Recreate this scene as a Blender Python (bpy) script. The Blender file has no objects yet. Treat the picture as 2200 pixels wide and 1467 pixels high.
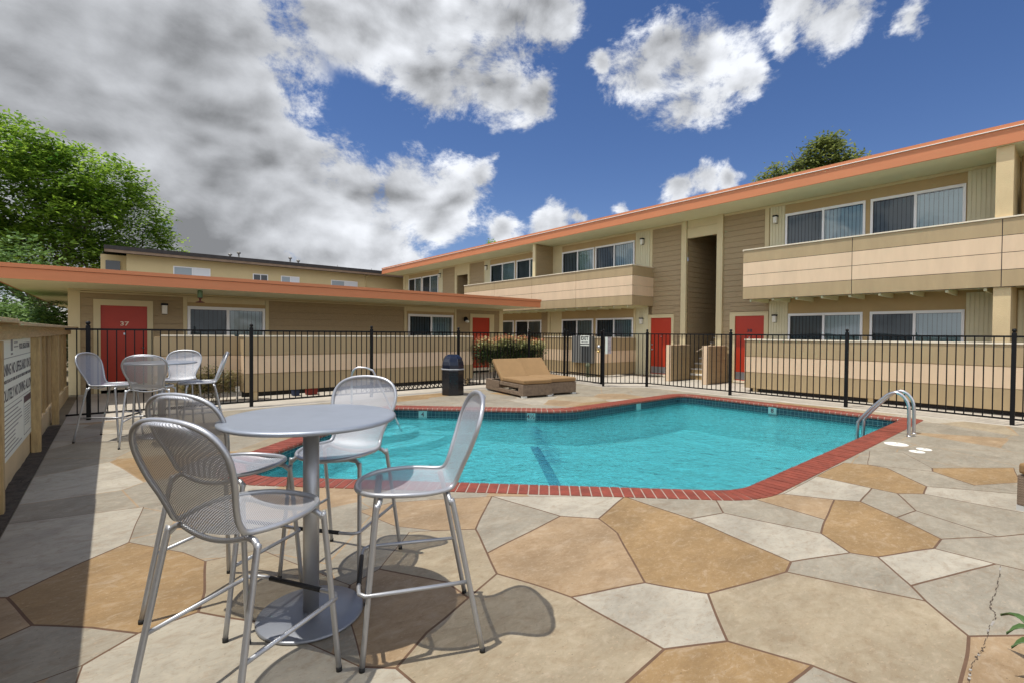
import bpy, math, random
from mathutils import Vector, Matrix, noise, geometry

# ------------------------------------------------------------------ camera, world, sun
S = bpy.context.scene
COL = S.collection
YAW, PITCH, ROLL = -0.693677, -0.01638, 0.00784327
def cam_axes():
    rows = []
    for d in ((math.cos(YAW), 0, -math.sin(YAW)), (math.sin(YAW), 0, math.cos(YAW)), (0, -1, 0)):
        x, y, z = d
        c, s = math.cos(PITCH), math.sin(PITCH); y, z = c*y+s*z, -s*y+c*z
        c, s = math.cos(ROLL), math.sin(ROLL);   x, y = c*x-s*y, s*x+c*y
        rows.append((x, y, z))
    return rows
AX = cam_axes()
right = Vector([r[0] for r in AX]); down = Vector([r[1] for r in AX]); fwd = Vector([r[2] for r in AX])
cd = bpy.data.cameras.new('camera'); cam = bpy.data.objects.new('camera', cd); COL.objects.link(cam)
mw = Matrix((right, -down, -fwd)).transposed().to_4x4(); mw.translation = (0, 0, 1.52)
cam.matrix_world = mw
cd.sensor_width = 36; cd.lens = 36*1030.158/2200; cd.clip_start = 0.05; cd.clip_end = 2000
S.camera = cam

SUN = Vector((-0.33, 0.13, 1.07)).normalized()
sl = bpy.data.lights.new('sun', 'SUN'); sl.energy = 3.9; sl.angle = math.radians(0.5); sl.color = (1.0, 0.955, 0.88)
so = bpy.data.objects.new('sun', sl); COL.objects.link(so); so.location = (0, 0, 30)
so.rotation_euler = (-SUN).to_track_quat('-Z', 'Y').to_euler()

S.view_settings.view_transform = 'Standard'; S.view_settings.look = 'None'
S.view_settings.exposure = 0.12; S.view_settings.gamma = 1.0

W = bpy.data.worlds.new('World'); S.world = W; W.use_nodes = True
nt = W.node_tree; nt.nodes.clear()
N = lambda t, **k: mknode(nt, t, **k)
def mknode(nt, t, **k):
    n = nt.nodes.new(t)
    for a, b in k.items():
        if a.startswith('i_'):
            key = a[2:]; key = int(key) if key.isdigit() else key.replace('_', ' ')
            n.inputs[key].default_value = b
        else: setattr(n, a, b)
    return n
out = N('ShaderNodeOutputWorld')
sky = N('ShaderNodeTexSky', sky_type='NISHITA', sun_disc=False, sun_elevation=math.asin(SUN.z),
        sun_rotation=math.atan2(SUN.x, SUN.y), air_density=1.0, dust_density=0.15, ozone_density=2.6)
hsv = N('ShaderNodeHueSaturation', i_Saturation=1.18, i_Value=0.86)
nt.links.new(sky.outputs[0], hsv.inputs['Color'])
bsky = N('ShaderNodeBackground', i_Strength=0.125)
tint = N('ShaderNodeMix', data_type='RGBA', blend_type='MULTIPLY'); tint.inputs[0].default_value = 1.0; tint.inputs[7].default_value = (0.84, 0.76, 0.88, 1)
nt.links.new(hsv.outputs[0], tint.inputs[6]); nt.links.new(tint.outputs[2], bsky.inputs[0])
tc = N('ShaderNodeTexCoord')
D = tc.outputs['Generated']
def math_(op, a, b=None, c=None, clamp=False):
    n = N('ShaderNodeMath', operation=op, use_clamp=clamp)
    for i, v in enumerate((a, b, c)):
        if v is None: continue
        if isinstance(v, (int, float)): n.inputs[i].default_value = v
        else: nt.links.new(v, n.inputs[i])
    return n.outputs[0]
def smap(v, a, b, c=0.0, d=1.0, t='SMOOTHSTEP'):
    n = N('ShaderNodeMapRange', interpolation_type=t)
    nt.links.new(v, n.inputs[0])
    for i, x in enumerate((a, b, c, d)): n.inputs[i+1].default_value = x
    return n.outputs[0]
def skydir(px, py):     # the compass bearing and height of a cloud
    v = right*((px-1100)/1030.158)+down*((py-733.5)/1030.158)+fwd
    return v.normalized()
CLOUDS = [(-60,120,330),(200,60,300),(150,330,270),(390,130,240),(430,270,220),(520,90,85),(560,250,85),
 (560,340,120),(640,340,80),(490,440,180),(640,430,140),(770,430,100),(880,430,110),(975,410,80),(1035,372,40),
 (950,480,90),(840,505,110),(700,520,110),(1075,495,60),(1190,478,55),(1245,468,28),
 (700,-5,95),(790,0,130),(920,20,160),(1060,20,160),(1160,30,110),(790,80,58),(920,150,95),(1060,175,95),(1150,205,60),
 (1440,110,105),(1385,170,100),(1490,160,125),(1590,158,60),(1455,240,75),(1310,145,50),
 (1715,0,85),(1800,20,76),(1690,78,46),(1955,38,58),
 (1445,410,46),(1500,398,40),(1556,396,34),(1330,452,30),(300,560,150),(440,550,90),(600,570,70),(860,575,60)]
wn = N('ShaderNodeTexNoise', i_Scale=5.5, i_Detail=5.0, i_Roughness=0.62); nt.links.new(D, wn.inputs['Vector'])
wv = N('ShaderNodeVectorMath', operation='SUBTRACT'); wv.inputs[1].default_value = (0.5,0.5,0.5); nt.links.new(wn.outputs['Color'], wv.inputs[0])
ws = N('ShaderNodeVectorMath', operation='MULTIPLY_ADD'); ws.inputs[1].default_value = (0.11,0.11,0.11); nt.links.new(wv.outputs[0], ws.inputs[0]); nt.links.new(D, ws.inputs[2])
DW = ws.outputs[0]
acc = None
for px, py, r in CLOUDS:
    c = skydir(px, py); c2 = skydir(px, py+r) ; c3 = skydir(px+r, py)
    rad = ((c-c2).length+(c-c3).length)/2
    n = N('ShaderNodeVectorMath', operation='DISTANCE'); n.inputs[1].default_value = c; nt.links.new(DW, n.inputs[0])
    m = math_('MULTIPLY_ADD', n.outputs['Value'], -1.0/(1.25*rad), 1.12)
    acc = m if acc is None else math_('SMOOTH_MAX', acc, m, 0.25)
mp = N('ShaderNodeMapping'); mp.inputs['Scale'].default_value = (1, 1, 1.5); nt.links.new(D, mp.inputs[0])
def fbm(vec, scale, detail, rough, lac=2.1, dist=0.0):
    n = N('ShaderNodeTexNoise', i_Scale=scale, i_Detail=detail, i_Roughness=rough, i_Lacunarity=lac, i_Distortion=dist)
    nt.links.new(vec, n.inputs['Vector']); return n.outputs[0]
n1 = fbm(mp.outputs[0], 6.5, 10, 0.66, 2.2, 0.2)
n2 = fbm(mp.outputs[0], 2.1, 5, 0.5)
off = N('ShaderNodeVectorMath', operation='ADD'); off.inputs[1].default_value = Vector((SUN.x, SUN.y, SUN.z))*0.035
nt.links.new(mp.outputs[0], off.inputs[0])
n1s = fbm(off.outputs[0], 4.0, 3, 0.5, 2.1, 0.25)
n1l = fbm(mp.outputs[0], 4.0, 3, 0.5, 2.1, 0.25)
n1l_ = n1l
# generic cloud cover away from the named clouds, behind the camera
sep = N('ShaderNodeSeparateXYZ'); nt.links.new(D, sep.inputs[0])
dotn = N('ShaderNodeVectorMath', operation='DOT_PRODUCT'); dotn.inputs[1].default_value = fwd; nt.links.new(D, dotn.inputs[0])
behind = smap(dotn.outputs['Value'], 0.35, 0.0)
gen = math_('MULTIPLY', behind, smap(n2, 0.36, 0.52))
field = math_('MINIMUM', math_('MAXIMUM', acc, math_('MULTIPLY', gen, 0.85)), 1.0)
west = N('ShaderNodeVectorMath', operation='DISTANCE'); west.inputs[1].default_value = skydir(150, 170); nt.links.new(D, west.inputs[0])
wk = smap(west.outputs['Value'], 0.75, 0.10)
f2 = math_('ADD', math_('ADD', field, math_('MULTIPLY', wk, 0.45)), math_('MULTIPLY', math_('SUBTRACT', n1, 0.5), 2.6))
dens = math_('MULTIPLY', smap(f2, 0.34, 0.84), smap(field, 0.0, 0.2))
thick = smap(math_('ADD', field, math_('MULTIPLY', math_('SUBTRACT', n1l_, 0.5), 1.2)), 0.35, 1.25)
light = math_('MULTIPLY', math_('SUBTRACT', n1l, n1s), math_('SUBTRACT', 3.0, math_('MULTIPLY', wk, 1.6)))
# white edges, grey bellies; the big bank to the west is greyer
br = math_('SUBTRACT', 0.84, math_('MULTIPLY', thick, 0.26))
br = math_('SUBTRACT', br, math_('MULTIPLY', wk, 0.30))
br = math_('ADD', br, light)
br = math_('ADD', br, math_('MULTIPLY', math_('SUBTRACT', n1, 0.5), math_('SUBTRACT', 0.85, math_('MULTIPLY', wk, 0.45))))
br = math_('ADD', br, math_('MULTIPLY', math_('SUBTRACT', n2, 0.5), 1.25))
br = math_('MAXIMUM', math_('MINIMUM', br, 0.95), 0.24)
br = math_('MULTIPLY', br, math_('ADD', 1.0, math_('MULTIPLY', behind, 0.9)))  # unseen clouds behind the camera are brightened to add ambient fill
cr = N('ShaderNodeCombineColor')
nt.links.new(math_('MULTIPLY', br, 0.945), cr.inputs[0]); nt.links.new(math_('MULTIPLY', br, 0.975), cr.inputs[1]); nt.links.new(math_('MULTIPLY', br, 1.03), cr.inputs[2])
bcl = N('ShaderNodeBackground', i_Strength=1.0); nt.links.new(cr.outputs[0], bcl.inputs[0])
mixw = N('ShaderNodeMixShader'); nt.links.new(dens, mixw.inputs[0]); nt.links.new(bsky.outputs[0], mixw.inputs[1]); nt.links.new(bcl.outputs[0], mixw.inputs[2])
nt.links.new(mixw.outputs[0], out.inputs[0])

# ------------------------------------------------------------------ materials
MATS = {}
def srgb(r, g, b):
    f = lambda c: (c/255/12.92) if c/255 <= 0.04045 else ((c/255+0.055)/1.055)**2.4
    return (f(r), f(g), f(b))
def mat(name, col, rough=0.6, metal=0.0, var=0.0, vscale=3.0, bump=0.0, bscale=40.0, spec=0.5, stretch=None, dirt=0.0, dcol=(0.1, 0.08, 0.06)):
    if name in MATS: return MATS[name]
    m = bpy.data.materials.new(name); m.use_nodes = True; t = m.node_tree; b = t.nodes['Principled BSDF']
    b.inputs['Base Color'].default_value = (*col, 1); b.inputs['Roughness'].default_value = rough
    b.inputs['Metallic'].default_value = metal; b.inputs['Specular IOR Level'].default_value = spec
    if var or bump or dirt:
        tcn = t.nodes.new('ShaderNodeTexCoord'); vec = tcn.outputs['Object']
        if stretch:
            mpn = t.nodes.new('ShaderNodeMapping'); mpn.inputs['Scale'].default_value = stretch
            t.links.new(vec, mpn.inputs[0]); vec = mpn.outputs[0]
    if var or dirt:
        n = mknode(t, 'ShaderNodeTexNoise', i_Scale=vscale, i_Detail=7.0, i_Roughness=0.62); t.links.new(vec, n.inputs['Vector'])
        mr = mknode(t, 'ShaderNodeMapRange'); mr.inputs[1].default_value = 0.3; mr.inputs[2].default_value = 0.7
        mr.inputs[3].default_value = 1-var; mr.inputs[4].default_value = 1+var; t.links.new(n.outputs[0], mr.inputs[0])
        mx = mknode(t, 'ShaderNodeMix', data_type='RGBA', blend_type='MULTIPLY'); mx.inputs[0].default_value = 1
        mx.inputs[6].default_value = (*col, 1); t.links.new(mr.outputs[0], mx.inputs[7]); cout = mx.outputs[2]
        if dirt:
            n2 = mknode(t, 'ShaderNodeTexNoise', i_Scale=vscale*0.6, i_Detail=9.0, i_Roughness=0.7); t.links.new(vec, n2.inputs['Vector'])
            m2 = mknode(t, 'ShaderNodeMapRange'); m2.inputs[1].default_value = 0.52; m2.inputs[2].default_value = 0.75; m2.inputs[4].default_value = dirt
            t.links.new(n2.outputs[0], m2.inputs[0])
            mx2 = mknode(t, 'ShaderNodeMix', data_type='RGBA'); t.links.new(m2.outputs[0], mx2.inputs[0]); t.links.new(cout, mx2.inputs[6]); mx2.inputs[7].default_value = (*dcol, 1)
            cout = mx2.outputs[2]
        t.links.new(cout, b.inputs['Base Color'])
    if bump:
        n = mknode(t, 'ShaderNodeTexNoise', i_Scale=bscale, i_Detail=4.0); t.links.new(vec, n.inputs['Vector'])
        bp = mknode(t, 'ShaderNodeBump', i_Strength=bump, i_Distance=0.01); t.links.new(n.outputs[0], bp.inputs['Height']); t.links.new(bp.outputs[0], b.inputs['Normal'])
    MATS[name] = m; return m

M_tan = mat('tan_panel_paint', srgb(168,147,111), 0.7, var=0.08, vscale=1.5, bump=0.15, bscale=60, stretch=(2.5,2.5,0.5), dirt=0.18, dcol=srgb(120,104,76))
M_light = mat('cream_panel_paint', srgb(215,189,157), 0.7, var=0.06, vscale=1.5, bump=0.15, bscale=60, stretch=(2.5,2.5,0.5), dirt=0.15, dcol=srgb(160,138,104))
M_beige = mat('beige_trim_paint', srgb(205,190,150), 0.65, var=0.04, vscale=2)
M_cap = mat('pale_cap_paint', srgb(222,210,186), 0.6, var=0.05, vscale=4)
M_brownp = mat('brown_stucco', srgb(182,157,114), 0.85, var=0.05, vscale=2, bump=0.4, bscale=80)
M_side = mat('taupe_siding', srgb(160,140,107), 0.75, var=0.09, vscale=2.5, bump=0.3, bscale=30, stretch=(3, 3, 14))
M_batten = mat('ribbed_panel_paint', srgb(210,202,170), 0.7, var=0.05, vscale=2)
M_soffit = mat('soffit_paint', srgb(222,220,186), 0.8, var=0.04, vscale=1.2)
M_orange = mat('orange_fascia_paint', srgb(194,122,80), 0.6, var=0.04, vscale=1.2, stretch=(1, 1, 6))
M_white = mat('white_vinyl', srgb(232,232,232), 0.4)
M_flash = mat('white_metal_edge', srgb(240,238,232), 0.35)
M_red = mat('red_door_paint', srgb(172,46,16), 0.45, var=0.04, vscale=3)
M_steel = mat('brushed_steel', (0.55,0.55,0.56), 0.32, 1.0, var=0.06, vscale=30)
M_kick = mat('kick_plate_metal', (0.30,0.30,0.32), 0.4, 0.8)
M_black = mat('black_fence_paint', (0.003,0.003,0.0035), 0.5, var=0.1, vscale=20, spec=0.25)
M_dark = mat('gap_shade_black', (0.012,0.012,0.012), 0.9)
M_conc = mat('concrete', srgb(176,168,154), 0.9, var=0.14, vscale=2.2, bump=0.3, bscale=60, dirt=0.35, dcol=srgb(120,112,100))
M_roof = mat('roof_gravel', srgb(150,145,138), 0.95, var=0.2, vscale=6)
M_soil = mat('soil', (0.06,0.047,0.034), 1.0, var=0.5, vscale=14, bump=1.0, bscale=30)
M_ground = mat('ground_dirt', srgb(128,118,98), 1.0, var=0.25, vscale=0.8)
M_silver = mat('silver_powder_coat', (0.44,0.45,0.465), 0.40, 0.62, var=0.03, vscale=60)
M_tabletop = mat('silver_table_paint', (0.33,0.36,0.40), 0.40, 0.5, var=0.07, vscale=6)
M_rubber = mat('black_rubber', (0.012,0.012,0.012), 0.6, bump=0.6, bscale=300)
M_bin = mat('black_bin_plastic', (0.012,0.013,0.016), 0.18, var=0.15, vscale=5)
M_cush = mat('tan_cushion_fabric', srgb(140,111,74), 0.95, var=0.08, vscale=5, bump=0.5, bscale=160)
M_wood = mat('weathered_fence_wood', srgb(176,152,108), 0.85, var=0.22, vscale=5, bump=0.5, bscale=18, stretch=(8, 8, 1.2), dirt=0.45, dcol=srgb(110,84,56))
M_woodh = mat('weathered_rail_wood', srgb(182,160,122), 0.85, var=0.2, vscale=5, bump=0.5, bscale=18, stretch=(8, 1.2, 8), dirt=0.4, dcol=srgb(120,90,60))
M_stuc = mat('cream_stucco', srgb(206,184,142), 0.9, var=0.08, vscale=1.5, bump=0.4, bscale=50)
M_bg = mat('distant_cream_stucco', srgb(204,186,142), 0.9, var=0.06, vscale=0.8)
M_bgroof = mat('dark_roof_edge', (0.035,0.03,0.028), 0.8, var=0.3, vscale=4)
M_bgfas = mat('weathered_brown_fascia', srgb(128,108,88), 0.8, var=0.2, vscale=3)
M_signw = mat('sign_white', srgb(222,226,214), 0.5, var=0.03, vscale=4)
M_ink = mat('sign_ink', srgb(52,48,56), 0.6)
M_signred = mat('sign_dark_band', srgb(70,44,52), 0.6)
M_plate = mat('grey_cabinet_metal', srgb(128,130,128), 0.5, 0.3)
M_plaster = mat('pool_plaster', (0.50,0.72,0.71), 0.8, var=0.30, vscale=13.0)  # mottled colour stands in for ripple light on the pool floor
M_lane = mat('lane_tile_blue', (0.01,0.06,0.22), 0.4, var=0.3, vscale=20)
M_lampg = mat('frosted_lamp_glass', srgb(225,222,212), 0.4)
M_plastic = mat('white_lid_plastic', srgb(230,226,214), 0.5)
M_bark = mat('grey_bark', srgb(126,112,100), 0.95, var=0.3, vscale=10)
M_mortar = mat('pale_mortar', srgb(160,146,132), 0.9, var=0.15, vscale=12)
M_brick = mat('red_coping_brick', srgb(128,60,44), 0.62, var=0.30, vscale=7, bump=0.5, bscale=70)
M_joint = mat('stamped_joint', srgb(96,72,54), 0.9, var=0.2, vscale=10)
M_redbox = mat('red_plastic', srgb(130,34,24), 0.6); M_bluebox = mat('blue_plastic', srgb(26,44,78), 0.6)
M_green = mat('green_glass', srgb(92,118,86), 0.3)
M_bath = mat('handrail_paint', srgb(150,132,110), 0.5)
M_tread = mat('stair_tread', srgb(210,205,195), 0.8, var=0.1, vscale=6)

def wicker():
    m = bpy.data.materials.new('brown_wicker'); m.use_nodes = True; t = m.node_tree; b = t.nodes['Principled BSDF']
    tcn = t.nodes.new('ShaderNodeTexCoord'); sx = t.nodes.new('ShaderNodeSeparateXYZ'); t.links.new(tcn.outputs['Object'], sx.inputs[0])
    def M(op, a, b_=None):
        n = t.nodes.new('ShaderNodeMath'); n.operation = op
        for i, v in enumerate((a, b_)):
            if v is None: continue
            if isinstance(v, (int, float)): n.inputs[i].default_value = v
            else: t.links.new(v, n.inputs[i])
        return n.outputs[0]
    hor = M('ADD', sx.outputs[0], sx.outputs[1])
    a = M('SINE', M('MULTIPLY', hor, 210.0)); c = M('SINE', M('MULTIPLY', sx.outputs[2], 420.0))
    h = M('MULTIPLY', a, c)
    n = mknode(t, 'ShaderNodeTexNoise', i_Scale=12.0, i_Detail=5.0); t.links.new(tcn.outputs['Object'], n.inputs['Vector'])
    cr_ = t.nodes.new('ShaderNodeValToRGB'); cr_.color_ramp.elements[0].color = (*srgb(78,62,48), 1); cr_.color_ramp.elements[1].color = (*srgb(150,130,108), 1)
    v = M('ADD', M('MULTIPLY', h, 0.28), n.outputs[0]); t.links.new(v, cr_.inputs[0]); t.links.new(cr_.outputs[0], b.inputs['Base Color'])
    bp = mknode(t, 'ShaderNodeBump', i_Strength=0.7, i_Distance=0.004); t.links.new(h, bp.inputs['Height']); t.links.new(bp.outputs[0], b.inputs['Normal'])
    b.inputs['Roughness'].default_value = 0.6
    return m
M_wick = wicker()

def meshmat():       # expanded steel: a woven diamond grid of strands with open holes
    m = bpy.data.materials.new('expanded_steel_mesh'); m.use_nodes = True; t = m.node_tree; b = t.nodes['Principled BSDF']
    b.inputs['Base Color'].default_value = (0.46,0.47,0.50,1); b.inputs['Metallic'].default_value = 0.55; b.inputs['Roughness'].default_value = 0.5
    uv = t.nodes.new('ShaderNodeUVMap'); uv.uv_map = 'UVMap'; sx = t.nodes.new('ShaderNodeSeparateXYZ'); t.links.new(uv.outputs[0], sx.inputs[0])
    def M(op, a, b_=None):
        n = t.nodes.new('ShaderNodeMath'); n.operation = op
        for i, v in enumerate((a, b_)):
            if v is None: continue
            if isinstance(v, (int, float)): n.inputs[i].default_value = v
            else: t.links.new(v, n.inputs[i])
        return n.outputs[0]
    k = math.pi/0.0125
    p = M('ADD', M('MULTIPLY', sx.outputs[0], k), M('MULTIPLY', sx.outputs[1], k*1.55)); q = M('SUBTRACT', M('MULTIPLY', sx.outputs[0], k), M('MULTIPLY', sx.outputs[1], k*1.55))
    s = M('MULTIPLY', M('ABSOLUTE', M('SINE', p)), M('ABSOLUTE', M('SINE', q)))
    hole = M('GREATER_THAN', s, 0.63)
    tr = t.nodes.new('ShaderNodeBsdfTransparent'); mx = t.nodes.new('ShaderNodeMixShader')
    t.links.new(hole, mx.inputs[0]); t.links.new(b.outputs[0], mx.inputs[1]); t.links.new(tr.outputs[0], mx.inputs[2])
    bp = mknode(t, 'ShaderNodeBump', i_Strength=0.5, i_Distance=0.002, invert=True); t.links.new(s, bp.inputs['Height']); t.links.new(bp.outputs[0], b.inputs['Normal'])
    t.links.new(mx.outputs[0], t.nodes['Material Output'].inputs[0])
    return m
M_mesh = meshmat()

def glassmat(name, tint, refl=1.0, trans=0.9, ior=1.8):
    m = bpy.data.materials.new(name); m.use_nodes = True; t = m.node_tree; t.nodes.remove(t.nodes['Principled BSDF'])
    g = mknode(t, 'ShaderNodeBsdfGlossy', i_Roughness=0.02); g.inputs[0].default_value = (refl, refl, refl, 1)
    tr = t.nodes.new('ShaderNodeBsdfTransparent'); tr.inputs[0].default_value = (tint[0]*trans, tint[1]*trans, tint[2]*trans, 1)
    fr = mknode(t, 'ShaderNodeFresnel', i_IOR=ior); mx = t.nodes.new('ShaderNodeMixShader')
    t.links.new(fr.outputs[0], mx.inputs[0]); t.links.new(tr.outputs[0], mx.inputs[1]); t.links.new(g.outputs[0], mx.inputs[2])
    n = mknode(t, 'ShaderNodeTexNoise', i_Scale=1.3, i_Detail=1.0); tcn = t.nodes.new('ShaderNodeTexCoord'); t.links.new(tcn.outputs['Object'], n.inputs['Vector'])
    bp = mknode(t, 'ShaderNodeBump', i_Strength=0.25, i_Distance=0.02); t.links.new(n.outputs[0], bp.inputs['Height']); t.links.new(bp.outputs[0], g.inputs['Normal'])
    t.links.new(mx.outputs[0], t.nodes['Material Output'].inputs[0]); return m
M_glass = glassmat('window_glass', (0.84,0.98,0.98), ior=1.75)
M_screen = glassmat('screened_glass', (0.46,0.50,0.52), refl=0.6, ior=1.5)
M_blind = mat('vertical_blind_fabric', srgb(172,184,186), 0.8, var=0.08, vscale=1.0)

def watermat():
    m = bpy.data.materials.new('pool_water'); m.use_nodes = True; t = m.node_tree; t.nodes.remove(t.nodes['Principled BSDF'])
    g = mknode(t, 'ShaderNodeBsdfGlossy', i_Roughness=0.04)
    tr = t.nodes.new('ShaderNodeBsdfTransparent'); tr.inputs[0].default_value = (0.46,0.89,0.93,1)
    rf = mknode(t, 'ShaderNodeBsdfRefraction', i_Roughness=0.0, i_IOR=1.33); rf.inputs[0].default_value = (0.38,0.88,0.96,1)
    tcn = t.nodes.new('ShaderNodeTexCoord')
    n1 = mknode(t, 'ShaderNodeTexNoise', i_Scale=9.0, i_Detail=5.0, i_Roughness=0.62, i_Distortion=0.7); t.links.new(tcn.outputs['Object'], n1.inputs['Vector'])
    n2 = mknode(t, 'ShaderNodeTexNoise', i_Scale=2.2, i_Detail=2.0, i_Distortion=0.4); t.links.new(tcn.outputs['Object'], n2.inputs['Vector'])
    ad = t.nodes.new('ShaderNodeMath'); ad.operation = 'MULTIPLY_ADD'; ad.inputs[1].default_value = 2.0
    t.links.new(n2.outputs[0], ad.inputs[0]); t.links.new(n1.outputs[0], ad.inputs[2])
    bp = mknode(t, 'ShaderNodeBump', i_Strength=1.0, i_Distance=0.06); t.links.new(ad.outputs[0], bp.inputs['Height'])
    for x in (g, rf): t.links.new(bp.outputs[0], x.inputs['Normal'])
    fr = mknode(t, 'ShaderNodeFresnel', i_IOR=1.33); t.links.new(bp.outputs[0], fr.inputs['Normal'])
    mx0 = t.nodes.new('ShaderNodeMixShader'); mx0.inputs[0].default_value = WATER_REFR
    t.links.new(tr.outputs[0], mx0.inputs[1]); t.links.new(rf.outputs[0], mx0.inputs[2])
    mx = t.nodes.new('ShaderNodeMixShader'); t.links.new(fr.outputs[0], mx.inputs[0]); t.links.new(mx0.outputs[0], mx.inputs[1]); t.links.new(g.outputs[0], mx.inputs[2])
    t.links.new(mx.outputs[0], t.nodes['Material Output'].inputs[0]); return m
WATER_REFR = 0.5
M_water = watermat()

def stonemat():
    m = bpy.data.materials.new('stained_flagstone'); m.use_nodes = True; t = m.node_tree; b = t.nodes['Principled BSDF']
    at = t.nodes.new('ShaderNodeAttribute'); at.attribute_name = 'stone'
    tcn = t.nodes.new('ShaderNodeTexCoord')
    mpn = t.nodes.new('ShaderNodeMapping'); mpn.inputs['Scale'].default_value = (1.0, 1.7, 1); mpn.inputs['Rotation'].default_value = (0, 0, 0.7); t.links.new(tcn.outputs['Object'], mpn.inputs[0])
    def noise_(scale, detail, rough, dist=0.0):
        n = mknode(t, 'ShaderNodeTexNoise', i_Scale=scale, i_Detail=detail, i_Roughness=rough, i_Distortion=dist); t.links.new(mpn.outputs[0], n.inputs['Vector']); return n.outputs[0]
    def rng(v, a, b_, c, d):
        n = t.nodes.new('ShaderNodeMapRange'); t.links.new(v, n.inputs[0])
        for i, x in enumerate((a, b_, c, d)): n.inputs[i+1].default_value = x
        return n.outputs[0]
    def mix(f, a, b_, bl='MIX'):
        n = mknode(t, 'ShaderNodeMix', data_type='RGBA', blend_type=bl)
        for i, v in ((0, f), (6, a), (7, b_)):
            if isinstance(v, tuple): n.inputs[i].default_value = (*v, 1)
            elif isinstance(v, float): n.inputs[i].default_value = v
            else: t.links.new(v, n.inputs[i])
        return n.outputs[2]
    big = noise_(1.6, 6, 0.6, 0.5); fine = noise_(14, 8, 0.7, 0.8); pits = noise_(55, 2, 0.5)
    c = mix(1.0, at.outputs['Color'], rng(big, 0.3, 0.72, 0.78, 1.18), 'MULTIPLY')
    c = mix(rng(fine, 0.52, 0.72, 0.0, 0.42), c, srgb(120,96,68))
    c = mix(rng(fine, 0.48, 0.30, 0.0, 0.22), c, srgb(190,178,158))
    mid = noise_(5.0, 8, 0.68, 1.2); spk = noise_(38, 4, 0.7, 0.5)
    c = mix(rng(mid, 0.50, 0.72, 0.0, 0.38), c, srgb(118,92,62))
    c = mix(rng(mid, 0.46, 0.28, 0.0, 0.35), c, srgb(184,168,146))
    c = mix(rng(spk, 0.58, 0.70, 0.0, 0.45), c, srgb(186,164,136))
    c = mix(rng(spk, 0.40, 0.30, 0.0, 0.35), c, srgb(108,88,66))
    c = mix(rng(pits, 0.70, 0.76, 0.0, 0.75), c, srgb(70,56,44))
    t.links.new(c, b.inputs['Base Color'])
    b.inputs['Roughness'].default_value = 0.62; b.inputs['Specular IOR Level'].default_value = 0.35
    bp = mknode(t, 'ShaderNodeBump', i_Strength=0.25, i_Distance=0.006); t.links.new(fine, bp.inputs['Height']); t.links.new(bp.outputs[0], b.inputs['Normal'])
    return m
M_stone = stonemat()

def tilemat():
    m = bpy.data.materials.new('dark_waterline_tile'); m.use_nodes = True; t = m.node_tree; b = t.nodes['Principled BSDF']
    uv = t.nodes.new('ShaderNodeUVMap'); uv.uv_map = 'UVMap'
    br_ = mknode(t, 'ShaderNodeTexBrick', offset=0.0, squash=1.0, i_Scale=1.0); t.links.new(uv.outputs[0], br_.inputs['Vector'])
    br_.inputs['Color1'].default_value = (0.006,0.03,0.05,1); br_.inputs['Color2'].default_value = (0.012,0.055,0.07,1); br_.inputs['Mortar'].default_value = (0.10,0.19,0.19,1)
    br_.inputs['Mortar Size'].default_value = 0.0035; br_.inputs['Brick Width'].default_value = 0.076; br_.inputs['Row Height'].default_value = 0.076
    t.links.new(br_.outputs[0], b.inputs['Base Color']); b.inputs['Roughness'].default_value = 0.25; return m
M_tile = tilemat()

def leafmat(name, c1, c2, trans=0.35):
    m = bpy.data.materials.new(name); m.use_nodes = True; t = m.node_tree; b = t.nodes['Principled BSDF']
    at = t.nodes.new('ShaderNodeAttribute'); at.attribute_name = 'leaf'
    mx = mknode(t, 'ShaderNodeMix', data_type='RGBA'); mx.inputs[6].default_value = (*c1, 1); mx.inputs[7].default_value = (*c2, 1); t.links.new(at.outputs['Fac'], mx.inputs[0])
    t.links.new(mx.outputs[2], b.inputs['Base Color']); b.inputs['Roughness'].default_value = 0.5
    tl = t.nodes.new('ShaderNodeBsdfTranslucent'); t.links.new(mx.outputs[2], tl.inputs[0])
    ms = t.nodes.new('ShaderNodeMixShader'); ms.inputs[0].default_value = trans; t.links.new(b.outputs[0], ms.inputs[1]); t.links.new(tl.outputs[0], ms.inputs[2])
    t.links.new(ms.outputs[0], t.nodes['Material Output'].inputs[0]); return m
M_leafA = leafmat('bright_green_leaves', (0.05,0.13,0.015), (0.36,0.52,0.06), 0.6)
M_leafB = leafmat('olive_green_leaves', (0.05,0.08,0.02), (0.34,0.38,0.11), 0.5)
M_leafC = leafmat('glossy_shrub_leaves', (0.02,0.045,0.015), (0.15,0.22,0.07), 0.2)
M_leafR = leafmat('red_shrub_tips', (0.42,0.06,0.03), (0.75,0.30,0.16), 0.3)
M_leafG = leafmat('dark_hedge_leaves', (0.03,0.08,0.02), (0.24,0.38,0.09), 0.35)
M_agave = mat('strap_leaf_green', (0.06,0.11,0.03), 0.4, var=0.3, vscale=8)

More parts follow.
